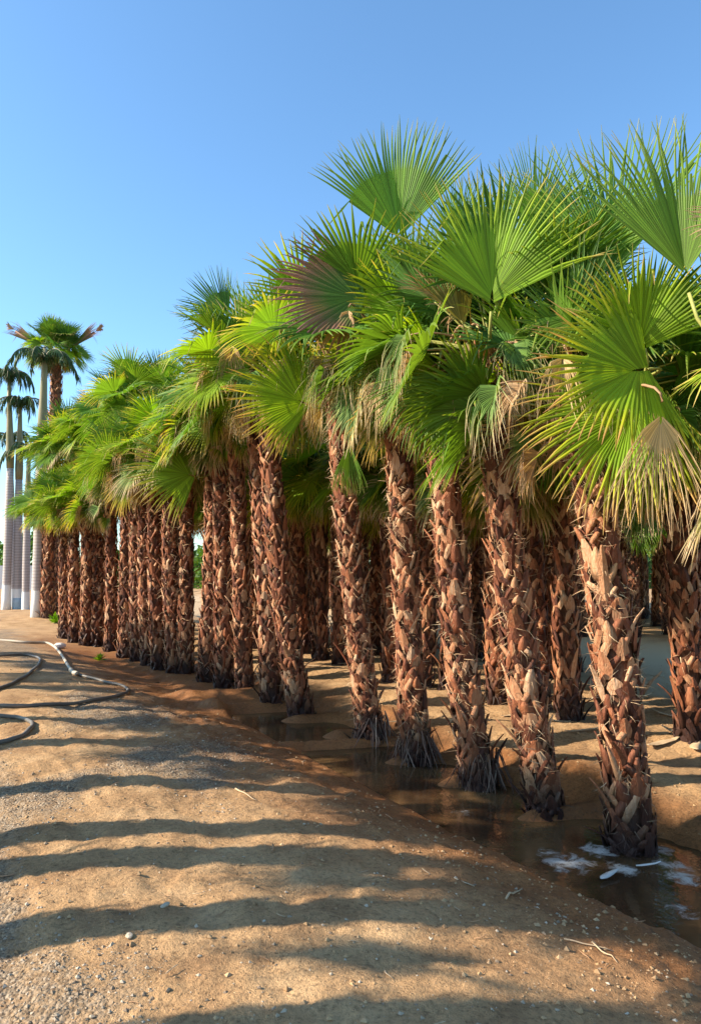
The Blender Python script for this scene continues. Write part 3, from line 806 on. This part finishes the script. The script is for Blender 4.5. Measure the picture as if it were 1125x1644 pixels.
ROYALS = [  # base px, pts px (trunk end), shaft end, crown centre, Y, width px, frond count, blue, label
 ((10, 984), (17, 752), (15, 606), 26.0, 12, 12, 0, 'whitewashed grey palm trunk by the picture border with dark drooping tuft'),
 ((21, 988), (20, 810), (18, 706), 27.5, 7, 9, 0, 'thin grey trunk wedged between two whitewashed trunks with a grey sheath peeling'),
 ((28, 990), (31, 770), (33, 650), 26.2, 12, 12, 1, 'grey palm trunk with a faded blue painted foot'),
 ((41, 995), (44, 830), (47, 728), 26.0, 11, 9, 0, 'ringed grey palm trunk with patchy white foot and low tuft'),
]
for i, (b, t, s_, Y, w, nf, blue, label) in enumerate(ROYALS):
    base = at(b[0], b[1], Y)
    base.z = min(base.z, float(ground_z(base.x, base.y)) )
    tree = empty('royal_palm', base)
    tag(tree, label, 'palm tree', 'royal palms with whitewashed trunks')
    tt = at(t[0], t[1], Y) - base; ss = at(s_[0], s_[1], Y) - base
    R = w / F_PX * Y / 2 * 1.05
    pts = [tt * q for q in (-0.03, 0.1, 0.3, 0.5, 0.7, 0.9, 1.0)]
    mesh_obj('trunk', smooth_trunk(pts, [R * f for f in (1.25, 1.1, 1.0, 1.02, 1.0, 0.9, 0.85)], [M_ROYAL]), tree)
    sh = [tt.lerp(ss, q) for q in (0, 0.15, 0.4, 0.7, 1.0)]
    mesh_obj('crownshaft', smooth_trunk(sh, [R * f for f in (0.9, 1.0, 0.85, 0.6, 0.4)], [M_SHAFT]), tree)
    if blue:
        bm_ = [tt * q for q in (0.0, 0.03, 0.10, 0.135)]
        mesh_obj('painted_foot', smooth_trunk(bm_, [R * f for f in (1.30, 1.24, 1.16, 1.12)], [M_BLUEPAINT]), tree)['label'] = 'faded blue painted foot'
    rg = random.Random(i)
    for k in range(nf):
        mesh_obj('frond', PINN[rg.randint(0, 3)], tree, ss - Vector((0, 0, .05)), (0, 0, k * 2.4 + rg.uniform(-.3, .3)), (lambda q: (q * .75, q * .75, q * 1.15))(rg.uniform(1.0, 1.4)))

# tall royal palm: white trunk, green shaft, ragged crown
def tall_royal():
    Y = 23.0
    base = at(59, 999, Y); tree = empty('royal_palm', base)
    tag(tree, 'tall whitewashed palm with a long brown and green shaft above the other grey trunks', 'palm tree', 'royal palms with whitewashed trunks')
    px = [(58, 1004), (60, 960), (63, 880), (66, 780), (68, 695)]
    mesh_obj('trunk', smooth_trunk([at(a, b, Y) - base for a, b in px], [.175, .17, .17, .165, .15], [M_ROYAL]), tree)
    px = [(68, 695), (69, 680), (70, 645), (71, 610), (73, 560)]
    mesh_obj('crownshaft', smooth_trunk([at(a, b, Y) - base for a, b in px], [.14, .155, .12, .10, .07], [M_SHAFT]), tree)
    top = at(71, 580, Y) - base
    for k in range(9):
        mesh_obj('frond', PINN[k % 4], tree, top, (0, 0, k * 2.4), 1.25)
tall_royal()
# tall fan palm
Yb = 24.5
bb = at(84, 990, Yb); bb.z = float(ground_z(bb.x, bb.y)) - 0.03
tt = at(92, 575, Yb)
tree = empty('fan_palm', bb); tag(tree, 'very tall fan palm rising above the row, ball-shaped crown with two cut fronds sticking out', 'palm tree')
mesh_obj('trunk', trunk_mesh('trunk_tall', tt - bb, 801, 0.19, 26, 20, 0.05, 0.01, False), tree)
crown(tree, tt - bb, 802, (4, 8, 9, 8, 8, 3), 0.76, 0.1)
crown(tree, tt - bb + Vector((-0.1, 0, 0.3)), 803, (4, 3, 3, 2, 0, 0), 0.72, 0.1)
def cut_frond(tip, seed):
    mb = MB(); rngc = random.Random(seed)
    a = tt - bb + Vector((0, 0, 0.1)); b = at(tip[0], tip[1], Yb) - bb
    d = (b - a).normalized()
    pts = [a.lerp(b, q) + Vector((0, 0, -0.05 * math.sin(3.14 * q))) for q in (0, .3, .6, .85)]
    mb.tube(pts, [0.03, 0.04, 0.05, 0.05], 6, 0, True, True, 0.6)
    fan_blade(mb, rngc, pts[1], d, Vector((0, -1, 0.4)), (b - pts[1]).length * 1.0, 26, 13, 0.6, 0.0, 0.75, 0.1, 0, 0.0)
    for k in range(18):
        w = Vector((rngc.uniform(-.3, .3), rngc.uniform(-.3, .3), rngc.uniform(-1, .8))) * 0.16
        mb.tube([b - d * 0.2, b + w * 0.6, b + w + d * rngc.uniform(0, .1)], [0.02, 0.02, 0.006], 3, 1, False)
    mesh_obj('frond', mb.mesh('cut_frond', [M_RED, M_PETDRY]), tree)['label'] = 'cut stiff frond with chopped end'
cut_frond((163, 526), 1); cut_frond((14, 524), 2)

# ------------------------------------------------------------------ ground sheet
def axis(lo_f, hi_f, step, far_lo, far_hi):
    a = list(np.arange(lo_f, hi_f, step)); st = step
    x = hi_f
    while x < far_hi: a.append(x); st *= 1.09; x += st
    a.append(far_hi)
    st = step; x = lo_f - st
    lo = []
    while x > far_lo: lo.append(x); st *= 1.09; x -= st
    lo.append(far_lo)
    return np.array(lo[::-1] + a)
gx = axis(-3.6, 4.6, 0.026, -900, 900)
gy = axis(1.9, 9.0, 0.028, -60, 1500)
GX, GY = np.meshgrid(gx, gy)
GZ = ground_z(GX, GY)
nx, ny = len(gx), len(gy)
me = bpy.data.meshes.new('ground')
co = np.stack([GX, GY, GZ], -1).reshape(-1, 3).astype(np.float32)
idx = np.arange(nx * ny).reshape(ny, nx)
quads = np.stack([idx[:-1, :-1], idx[:-1, 1:], idx[1:, 1:], idx[1:, :-1]], -1).reshape(-1, 4)
me.vertices.add(len(co)); me.vertices.foreach_set('co', co.ravel())
me.loops.add(quads.size); me.loops.foreach_set('vertex_index', quads.ravel().astype(np.int32))
me.polygons.add(len(quads)); me.polygons.foreach_set('loop_start', (np.arange(len(quads)) * 4).astype(np.int32))
me.polygons.foreach_set('use_smooth', np.ones(len(quads), dtype=bool))
me.update(calc_edges=True)
D = row_d(GX, GY)
near = 1 - sstep(15.5, 20.5, GY)
wet = sstep(-2.1, -0.7, D + 0.5 * fbm(GX * 2.2, GY * 2.2, 3, 3)) * (1 - sstep(0.75, 1.35, D + 0.4 * fbm(GX * 2, GY * 2, 8, 3))) * near
grav = sstep(-0.03, 0.16, fbm(GX * 0.9, GY * 0.55, 61, 4) + 0.28 * np.exp(-((D + 2.0) / 0.55) ** 2) * sstep(4.2, 6, GY) + 0.14 * np.exp(-((D + 3.7) / 0.35) ** 2) - 0.06) * (1 - sstep(-1.3, -0.9, D))
track = sstep(4.7, 5.3, D) * (1 - sstep(11.0, 11.8, D)) * (1 - sstep(60, 90, GY))
for nm, arr in (('wet', wet), ('gravel', grav), ('track', track)):
    at_ = me.attributes.new(nm, 'FLOAT', 'POINT'); at_.data.foreach_set('value', arr.ravel().astype(np.float32))

def ground_mat():
    m, nt, N, L, bsdf = new_mat('sandy_soil')
    geo = N.new('ShaderNodeNewGeometry')
    def noise(sc, det=5, rough=0.6):
        n = N.new('ShaderNodeTexNoise'); n.inputs['Scale'].default_value = sc; n.inputs['Detail'].default_value = det; n.inputs['Roughness'].default_value = rough
        L.new(geo.outputs['Position'], n.inputs['Vector']); return n.outputs[0]
    def attr(nm):
        a = N.new('ShaderNodeAttribute'); a.attribute_name = nm; return a.outputs['Fac']
    n1 = noise(2.3, 6); n2 = noise(38, 5, 0.7)
    sand = ramp(N, [(0.30, (0.30, 0.17, 0.082)), (0.5, (0.43, 0.26, 0.128)), (0.72, (0.54, 0.35, 0.185))]); L.new(n1, sand.inputs[0])
    g2 = ramp(N, [(0.30, (0.45, 0.43, 0.42)), (0.47, (0.98, 0.98, 0.98)), (0.7, (1.28, 1.24, 1.2))]); L.new(n2, g2.inputs[0])
    c = mixcol(N, L, 1.0, sand.outputs[0], g2.outputs[0], 'MULTIPLY')
    vor = N.new('ShaderNodeTexVoronoi'); vor.inputs['Scale'].default_value = 62
    L.new(geo.outputs['Position'], vor.inputs['Vector'])
    gs = ramp(N, [(0.0, (0.15, 0.105, 0.07)), (0.5, (0.27, 0.20, 0.135)), (1.0, (0.40, 0.32, 0.235))])
    sepc = N.new('ShaderNodeSeparateColor'); L.new(vor.outputs['Color'], sepc.inputs[0]); L.new(sepc.outputs[0], gs.inputs[0])
    gn = noise(13, 7, 0.75)
    ga = attr('gravel')
    mul = math_node(N, 'MULTIPLY_ADD'); mul.inputs[1].default_value = 3.0; mul.inputs[2].default_value = -1.75
    L.new(gn, mul.inputs[0])
    add = math_node(N, 'ADD'); L.new(mul.outputs[0], add.inputs[0]); L.new(ga, add.inputs[1])
    cl = N.new('ShaderNodeClamp'); L.new(add.outputs[0], cl.inputs[0])
    mg = math_node(N, 'MULTIPLY'); L.new(cl.outputs[0], mg.inputs[0]); L.new(ga, mg.inputs[1])
    c = mixcol(N, L, mg.outputs[0], c, gs.outputs[0])
    c = mixcol(N, L, attr('track'), c, (0.50, 0.35, 0.21))
    wa = attr('wet')
    wcol = mixcol(N, L, 1.0, c, (0.58, 0.40, 0.28), 'MULTIPLY')
    c = mixcol(N, L, wa, c, wcol)
    L.new(c, bsdf.inputs['Base Color'])
    rr = N.new('ShaderNodeMapRange'); rr.inputs[3].default_value = 0.95; rr.inputs[4].default_value = 0.6
    L.new(wa, rr.inputs[0]); L.new(rr.outputs[0], bsdf.inputs['Roughness'])
    bsdf.inputs['Specular IOR Level'].default_value = 0.25
    # bump: grit plus pebbles where gravel lies
    vr = ramp(N, [(0.0, (1, 1, 1)), (0.55, (0.3, 0.3, 0.3)), (0.9, (0, 0, 0))]); L.new(vor.outputs['Distance'], vr.inputs[0])
    pm = math_node(N, 'MULTIPLY'); L.new(vr.outputs[0], pm.inputs[0]); L.new(mg.outputs[0], pm.inputs[1])
    s1 = math_node(N, 'ADD'); L.new(n2, s1.inputs[0]); L.new(pm.outputs[0], s1.inputs[1])
    n4 = noise(140, 3, 0.6)
    s2 = math_node(N, 'MULTIPLY_ADD'); s2.inputs[1].default_value = 0.35; L.new(n4, s2.inputs[0]); L.new(s1.outputs[0], s2.inputs[2])
    bp = N.new('ShaderNodeBump'); bp.inputs['Strength'].default_value = 0.9; bp.inputs['Distance'].default_value = 0.020
    L.new(s2.outputs[0], bp.inputs['Height']); L.new(bp.outputs[0], bsdf.inputs['Normal'])
    return m
M_GROUND = ground_mat()
me.materials.append(M_GROUND)
g = mesh_obj('ground', me); g['kind'] = 'structure'

# ------------------------------------------------------------------ muddy water in the trench
def water():
    ys = np.arange(2.0, 18.5, 0.04); ds = np.arange(-1.0, 1.1, 0.035)
    YY, DD = np.meshgrid(ys, ds, indexing='ij')
    XX = 1.81 - 0.6 * (YY - 4.76) + DD / 0.8575
    ZZ = np.full_like(XX, WATER_Z)
    me = bpy.data.meshes.new('water')
    ny_, nx_ = XX.shape
    co = np.stack([XX, YY, ZZ], -1).reshape(-1, 3)
    idx = np.arange(nx_ * ny_).reshape(ny_, nx_)
    q = np.stack([idx[:-1, :-1], idx[:-1, 1:], idx[1:, 1:], idx[1:, :-1]], -1).reshape(-1, 4)
    me.from_pydata(co.tolist(), [], q.tolist())
    foam = np.zeros_like(XX)
    for (px, py, r, a) in ((960, 1365, .22, 1), (1095, 1410, .22, 1), (1092, 1462, .16, .95), (1060, 1365, .2, .9), (880, 1370, .18, .9), (910, 1385, .30, 1), (1000, 1395, .20, .95), (1080, 1390, .25, .9), (1090, 1450, .22, .6), (740, 1305, .2, .8), (545, 1205, .2, .3), (430, 1155, .35, .6), (700, 1290, .2, .6)):  # foam patches; some stand in for bright sky reflection on the water
        p = on_z(px, py, WATER_Z)
        foam = np.maximum(foam, a * np.exp(-(((XX - p.x) ** 2 + ((YY - p.y) * 0.9) ** 2) / r ** 2)))
    at_ = me.attributes.new('foam', 'FLOAT', 'POINT'); at_.data.foreach_set('value', foam.ravel().astype(np.float32))
    m, nt, N, L, bsdf = new_mat('muddy_water')
    geo = N.new('ShaderNodeNewGeometry')
    n1 = N.new('ShaderNodeTexNoise'); n1.inputs['Scale'].default_value = 9; n1.inputs['Detail'].default_value = 12; n1.inputs['Roughness'].default_value = 0.75; n1.inputs['Distortion'].default_value = 0.6
    L.new(geo.outputs['Position'], n1.inputs['Vector'])
    a = N.new('ShaderNodeAttribute'); a.attribute_name = 'foam'
    mu = math_node(N, 'MULTIPLY'); L.new(n1.outputs[0], mu.inputs[0]); L.new(a.outputs['Fac'], mu.inputs[1])
    mr = N.new('ShaderNodeMapRange'); mr.inputs[1].default_value = 0.38; mr.inputs[2].default_value = 0.56
    L.new(mu.outputs[0], mr.inputs[0])
    mud = N.new('ShaderNodeTexNoise'); mud.inputs['Scale'].default_value = 2.2; L.new(geo.outputs['Position'], mud.inputs['Vector'])
    mc = ramp(N, [(0.35, (0.045, 0.024, 0.012)), (0.65, (0.13, 0.075, 0.034))]); L.new(mud.outputs[0], mc.inputs[0])
    c = mixcol(N, L, mr.outputs[0], mc.outputs[0], (0.50, 0.49, 0.47))  # pale foam tone, painted over the sky glints as well
    L.new(c, bsdf.inputs['Base Color'])
    rr = N.new('ShaderNodeMapRange'); rr.inputs[3].default_value = 0.05; rr.inputs[4].default_value = 0.6
    L.new(mr.outputs[0], rr.inputs[0]); L.new(rr.outputs[0], bsdf.inputs['Roughness'])
    bsdf.inputs['IOR'].default_value = 1.33
    bsdf.inputs['Specular IOR Level'].default_value = 0.8
    nb = N.new('ShaderNodeTexNoise'); nb.inputs['Scale'].default_value = 22; nb.inputs['Detail'].default_value = 2
    L.new(geo.outputs['Position'], nb.inputs['Vector'])
    bp = N.new('ShaderNodeBump'); bp.inputs['Strength'].default_value = 0.16; bp.inputs['Distance'].default_value = 0.01
    L.new(nb.outputs[0], bp.inputs['Height']); L.new(bp.outputs[0], bsdf.inputs['Normal'])
    me.materials.append(m)
    o = mesh_obj('water', me); o['kind'] = 'structure'
water()

# ------------------------------------------------------------------ stones and clods on the path
M_STONE = simple_mat('stone', [(0.1, (0.22, 0.16, 0.11)), (0.5, (0.36, 0.27, 0.18)), (0.9, (0.50, 0.41, 0.31))], 20, 0.9, island=0.85)
M_CLOD = simple_mat('soil_clod', [(0.1, (0.26, 0.15, 0.075)), (0.5, (0.42, 0.26, 0.13)), (0.9, (0.52, 0.35, 0.20))], 20, 0.95, island=0.6)
OCT_F = [(0, 2, 4), (2, 1, 4), (1, 3, 4), (3, 0, 4), (2, 0, 5), (1, 2, 5), (3, 1, 5), (0, 3, 5)]
def scatter(name, n, seed, mat, smin, smax, dense_fn):
    rng = random.Random(seed); mb = MB(); c = 0; tries = 0
    while c < n and tries < n * 12:
        tries += 1
        y = 2.0 + 12 * rng.random() ** 1.9; x = rng.uniform(-0.52, 0.52) * y
        if rng.random() > dense_fn(x, y): continue
        z = float(ground_z(x, y))
        if z < WATER_Z + 0.01: continue
        s_ = smin * (smax / smin) ** (rng.random() ** 2.2)
        R = [s_ * rng.uniform(0.6, 1.2) for _ in range(6)]
        a = rng.uniform(0, 6.28); ca, sa = math.cos(a), math.sin(a)
        base = [(1, 0, 0), (-1, 0, 0), (0, 1, 0), (0, -1, 0), (0, 0, .75), (0, 0, -.75)]
        vs = []
        for (bx, by, bz), r in zip(base, R):
            bx, by, bz = bx * r + rng.uniform(-.3, .3) * s_, by * r + rng.uniform(-.3, .3) * s_, bz * r
            vs.append((x + bx * ca - by * sa, y + bx * sa + by * ca, z + bz + s_ * 0.15))
        mb.add(vs, OCT_F, 0, None, False); c += 1
    me = mb.mesh(name, [mat]); o = mesh_obj(name, me); o['kind'] = 'stuff'; return o
def gdens(x, y):
    d = float(row_d(x, y))
    if d > -0.9: return 0.0
    v = float(fbm(x * 0.9, y * 0.55, 61, 4)) + 0.28 * math.exp(-((d + 2.0) / 0.55) ** 2) * (1 if y > 4.8 else 0) + 0.14 * math.exp(-((d + 3.7) / 0.35) ** 2) - 0.03
    return 1.0 if v > 0.05 else 0.12
gv = scatter('gravel', 9000, 5, M_STONE, 0.003, 0.014, gdens); tag(gv, 'loose grey gravel scattered over the sandy path', 'gravel')
cd = scatter('dirt_clods', 5200, 6, M_CLOD, 0.004, 0.018, lambda x, y: 0.6 if -1.5 < row_d(x, y) < -0.5 or row_d(x, y) > 0.8 else 0.2); tag(cd, 'small clods of dry brown soil strewn over the path', 'dirt')

def rock(name, p, s_, mat, label, seed, flat=0.6):
    import bmesh
    bm = bmesh.new(); bmesh.ops.create_icosphere(bm, subdivisions=2, radius=1)
    rg = random.Random(seed)
    for v in bm.verts:
        v.co *= 1 + 0.22 * (rg.random() - 0.5); v.co.x *= s_[0]; v.co.y *= s_[1]; v.co.z *= s_[2]
    me = bpy.data.meshes.new(name); bm.to_mesh(me); bm.free(); me.materials.append(mat)
    o = mesh_obj(name, me, None, p, (0, 0, rg.uniform(0, 3))); tag(o, label, 'stone'); return o
M_PALE = simple_mat('pale_stone', [(0.2, (0.55, 0.48, 0.44)), (0.8, (0.72, 0.66, 0.62))], 12, 0.8)
p = on_ground(96, 1040); rock('stone', p + Vector((0, 0, .04)), (0.13, 0.10, 0.07), M_PALE, 'pale pinkish stone beside the pale pipe at the row end', 1)
p = on_ground(265, 1456); rock('stone', p + Vector((0, 0, .008)), (0.032, 0.012, 0.010), M_STONE, 'flat grey sliver of stone lying in the lowest shadow stripe', 2)
p = on_ground(208, 1504); rock('stone', p + Vector((0, 0, .006)), (0.022, 0.016, 0.011), M_STONE, 'grey pebble at the sunny edge of the lowest shadow stripe', 3)

# ------------------------------------------------------------------ hoses
M_HOSE = simple_mat('black_rubber', [(0.2, (0.07, 0.064, 0.058)), (0.8, (0.22, 0.19, 0.16))], 6, 0.45)
M_PIPE = simple_mat('dusty_pipe', [(0.2, (0.34, 0.28, 0.21)), (0.8, (0.56, 0.48, 0.38))], 6, 0.6)
def hose_mesh(pxs, r, mat, name):
    P = [on_ground(a, b) for a, b in pxs]
    pts = []
    for i in range(len(P) - 1):
        p0 = P[max(i - 1, 0)]; p1 = P[i]; p2 = P[i + 1]; p3 = P[min(i + 2, len(P) - 1)]
        for k in range(8):
            t = k / 8
            q = 0.5 * ((2 * p1) + (p2 - p0) * t + (2 * p0 - 5 * p1 + 4 * p2 - p3) * t * t + (3 * p1 - 3 * p2 + p3 - p0) * t ** 3)
            q.z = float(ground_z(q.x, q.y)) + r * 0.9; pts.append(q)
    q = P[-1].copy(); q.z = float(ground_z(q.x, q.y)) + r * 0.9; pts.append(q)
    # lie smoothly over the bumps
    zs = [p.z for p in pts]
    for _ in range(3): zs = [zs[0]] + [(zs[i - 1] + zs[i] + zs[i + 1]) / 3 for i in range(1, len(zs) - 1)] + [zs[-1]]
    for p, z in zip(pts, zs): p.z = z + 0.004
    mb = MB(); mb.tube(pts, [r] * len(pts), 10, 0, True); return mb.mesh(name, [mat])
e = empty('irrigation_hose', on_ground(118, 1083)); tag(e, 'long hose of pale pipe joined to dark hose, looping back across the path', 'hose')
inv = Matrix.Translation(-e.location)
def part(nm, me): me.transform(inv); return mesh_obj(nm, me, e)
part('pale_pipe', hose_mesh([(-60, 1026), (0, 1030), (40, 1033), (80, 1036), (98, 1052), (118, 1083)], 0.026, M_PIPE, 'pale_pipe'))
part('dark_hose', hose_mesh([(118, 1083), (150, 1091), (180, 1099), (203, 1107), (203, 1115), (180, 1122), (140, 1128), (80, 1134), (20, 1136), (-60, 1132)], 0.021, M_HOSE, 'dark_hose'))
part('coupling', hose_mesh([(114, 1078), (118, 1083), (124, 1086)], 0.033, M_PIPE, 'coupling'))
o = mesh_obj('irrigation_hose', hose_mesh([(-40, 1057), (0, 1055), (40, 1053), (62, 1058), (64, 1066), (50, 1080), (25, 1096), (0, 1108), (-40, 1124)], 0.022, M_HOSE, 'hose')); tag(o, 'black hose bent into a tight loop beneath the pale pipe', 'hose')
o = mesh_obj('irrigation_hose', hose_mesh([(-40, 1150), (0, 1152), (30, 1155), (49, 1162), (52, 1170), (40, 1182), (15, 1192), (-40, 1205)], 0.021, M_HOSE, 'hose')); tag(o, 'thick grey hose end curling over the path below the other loops', 'hose')

# ------------------------------------------------------------------ litter: dry leaf bases, twigs
def litter_piece(label, p, L, w, az, seed, mat, name='dry_leaf_base', cat='dead leaf', group=None):
    rg = random.Random(seed); mb = MB()
    P = []; Wd = []; Nd = []
    d = Vector((math.cos(az), math.sin(az), 0)); wv = Vector((-d.y, d.x, 0))
    for q in range(6):
        t = q / 5
        P.append(d * (L * (t - .5)) + Vector((0, 0, 0.012 + 0.25 * L * (t - 0.3) ** 2 * rg.uniform(.6, 1.2))) + wv * 0.05 * L * math.sin(t * 4))
        Wd.append(wv); Nd.append(Vector((0, 0, 1)))
    strip3(mb, P, Wd, [w * f for f in (0.3, 0.9, 1.0, 0.9, 0.6, 0.15)], [0.006] * 6, Nd, 0)
    o = mesh_obj(name, mb.mesh(name, [mat]), None, p); tag(o, label, cat, group); return o
M_LITTER = simple_mat('dry_leaf_litter', [(0.2, (0.36, 0.22, 0.12)), (0.6, (0.52, 0.38, 0.24)), (0.9, (0.66, 0.55, 0.42))], 10, 0.75, island=0.4)
M_WHITE = simple_mat('bleached_leaf_base', [(0.2, (0.46, 0.43, 0.40)), (0.8, (0.70, 0.68, 0.66))], 20, 0.6)
p = on_z(978, 1408, WATER_Z + 0.01); litter_piece('bleached leaf base floating at the foot of the foam-ringed palm', p, 0.19, 0.026, 0.7, 3, M_WHITE)
p = on_z(1040, 1392, WATER_Z + 0.01); litter_piece('curved white scrap floating against the foam-ringed palm', p, 0.17, 0.014, 0.2, 4, M_WHITE)
for i, (px, py, L, w, az) in enumerate([(640, 1160, .3, .03, .3), (700, 1100, .35, .03, 2.0), (935, 1175, .4, .025, .2), (1010, 1180, .35, .03, .1), (1065, 1195, .45, .05, .5), (1090, 1180, .4, .05, 2.2), (1120, 1200, .35, .06, 1.1), (890, 1158, .35, .03, 2.7), (560, 1068, .4, .03, .2), (500, 1070, .4, .03, 2.9), (1045, 1085, .4, .05, 2.5), (820, 1150, .3, .03, .4), (1075, 1150, .4, .05, 2.6)]):
    p = on_ground(px, py)
    litter_piece('dry fallen leaf base lying on the sand behind the front row', p, L, w, az, 20 + i, M_LITTER, group='fallen leaf bases behind the front row')
def twig(label, a, b, r, group=None):
    mb = MB(); A = on_ground(*a); B = on_ground(*b); pts = []
    for k in range(6):
        q = A.lerp(B, k / 5); q.z = float(ground_z(q.x, q.y)) + r + 0.004; pts.append(q - A)
    mb.tube(pts, [r, r, r * .9, r * .8, r * .6, r * .3], 5, 0); o = mesh_obj('twig', mb.mesh('twig', [M_LITTER]), None, A); tag(o, label, 'twig', group)
twig('pale dry twig lying across the gravel patch in mid path', (378, 1268), (412, 1287), 0.006)
twig('dry twig slanting on the dark slope below the muddy water', (812, 1446), (838, 1428), 0.006)
twig('thin dry twig on the slope beside the long leafy shadow', (905, 1510), (985, 1530), 0.004)
twig('short dry twig pointing down the dark slope', (950, 1515), (990, 1548), 0.004)

LT = []
for i in range(5):
    rg = random.Random(60 + i); mbl = MB(); P = []; d0 = Vector((1, 0, 0)); p_ = Vector((0, 0, 0.004))
    for q in range(5):
        P.append(p_.copy()); d0 = (d0 + Vector((0, rg.uniform(-.4, .4), rg.uniform(-.05, .1)))).normalized(); p_ = p_ + d0 * rg.uniform(.012, .03); p_.z = abs(p_.z)
    strip3(mbl, P, [Vector((0, 1, 0))] * 5, [rg.uniform(.002, .009) * f for f in (.4, 1, 1, .8, .2)], [.003] * 5, [Vector((0, 0, 1))] * 5, 0)
    LT.append(mbl.mesh('leaf_scrap', [M_LITTER if i % 2 else M_PETDRY]))
rg = random.Random(99)
for i in range(150):
    y = 2.6 + 8 * rg.random() ** 1.1; x = rg.uniform(-.48, .48) * y
    z = float(ground_z(x, y))
    if z < WATER_Z + .01 or row_d(x, y) > -0.5: continue
    o = mesh_obj('leaf_scrap', LT[i % 5], None, (x, y, z + .004), (rg.uniform(-.2, .2), rg.uniform(-.2, .2), rg.uniform(0, 6.28)), rg.uniform(.5, 1.3) * (0.7 if y < 4 else 1.1))
    tag(o, 'small curled scrap of dry leaf lying on the sandy path', 'dead leaf', 'dry leaf scraps strewn on the path')

# small weeds
def weed(p, s_, label, seed):
    rg = random.Random(seed); mb = MB()
    for k in range(40):
        a = rg.uniform(0, 6.28); e_ = rg.uniform(.3, 1.4); L = s_ * rg.uniform(.5, 1)
        d = Vector((math.cos(a) * math.cos(e_), math.sin(a) * math.cos(e_), math.sin(e_))); w = Vector((-d.y, d.x, 0)).normalized() * L * .12
        mb.add([(0, 0, 0), d * L * .5 - w, d * L * .5 + w, d * L - Vector((0, 0, .2 * L))], [(0, 1, 3, 2)], 0, [(0, 0), (.4, 0), (.4, 1), (.8, .5)])
    o = mesh_obj('weed', mb.mesh('weed', [M_LIME]), None, p); tag(o, label, 'weed')
weed(on_ground(160, 1060), 0.22, 'small bright green weed on the sand below the short palms', 1)
weed(on_ground(90, 1000), 0.45, 'leafy green weed at the foot of the dark thick palm', 2)

# distant hedge and pale low wall at the edge of the plantation
def far_bush(p, s_, label, seed, group):
    rg = random.Random(seed); mb = MB()
    for k in range(1500):
        v = Vector((rg.gauss(0, 1), rg.gauss(0, 1), rg.gauss(0, 1))).normalized() * rg.uniform(0.55, 1.0) ** .5
        v = Vector((v.x * s_[0], v.y * s_[1], abs(v.z) * s_[2]))
        u = Vector((rg.gauss(0, 1), rg.gauss(0, 1), rg.gauss(0, 1))).normalized(); w = u.orthogonal().normalized()
        q = rg.uniform(.12, .3)
        mb.add([v - u * q, v + w * q * .6, v + u * q, v - w * q * .6], [(0, 1, 2, 3)], 0, [(.1, 0)] * 4)
    o = mesh_obj('shrub', mb.mesh('shrub', [M_DEEP]), None, p); tag(o, label, 'shrub', group)
for i in range(16):
    x = -36 + i * 5.2; y = 62 + 3 * math.sin(i * 2.1)
    far_bush((x, y, -.2), (3.2, 2.2, 3.4 + (i % 3) * .6), 'dense green shrub of the distant hedge behind the palms', i, 'distant hedge shrubs')
mb = MB()
x0, x1, y0, y1, z0, z1 = -40, -21, 57, 57.25, -.4, 1.7
mb.add([(x0, y0, z0), (x1, y0, z0), (x1, y1, z0), (x0, y1, z0), (x0, y0, z1), (x1, y0, z1), (x1, y1, z1), (x0, y1, z1)],
       [(0, 1, 5, 4), (1, 2, 6, 5), (2, 3, 7, 6), (3, 0, 4, 7), (4, 5, 6, 7), (0, 3, 2, 1)])
o = mesh_obj('boundary_wall', mb.mesh('boundary_wall', [simple_mat('weathered_render', [(0.2, (0.34, 0.34, 0.35)), (0.8, (0.55, 0.55, 0.56))], 1.5, 0.9)]))
tag(o, 'low pale grey wall far behind the whitewashed trunks', 'wall')
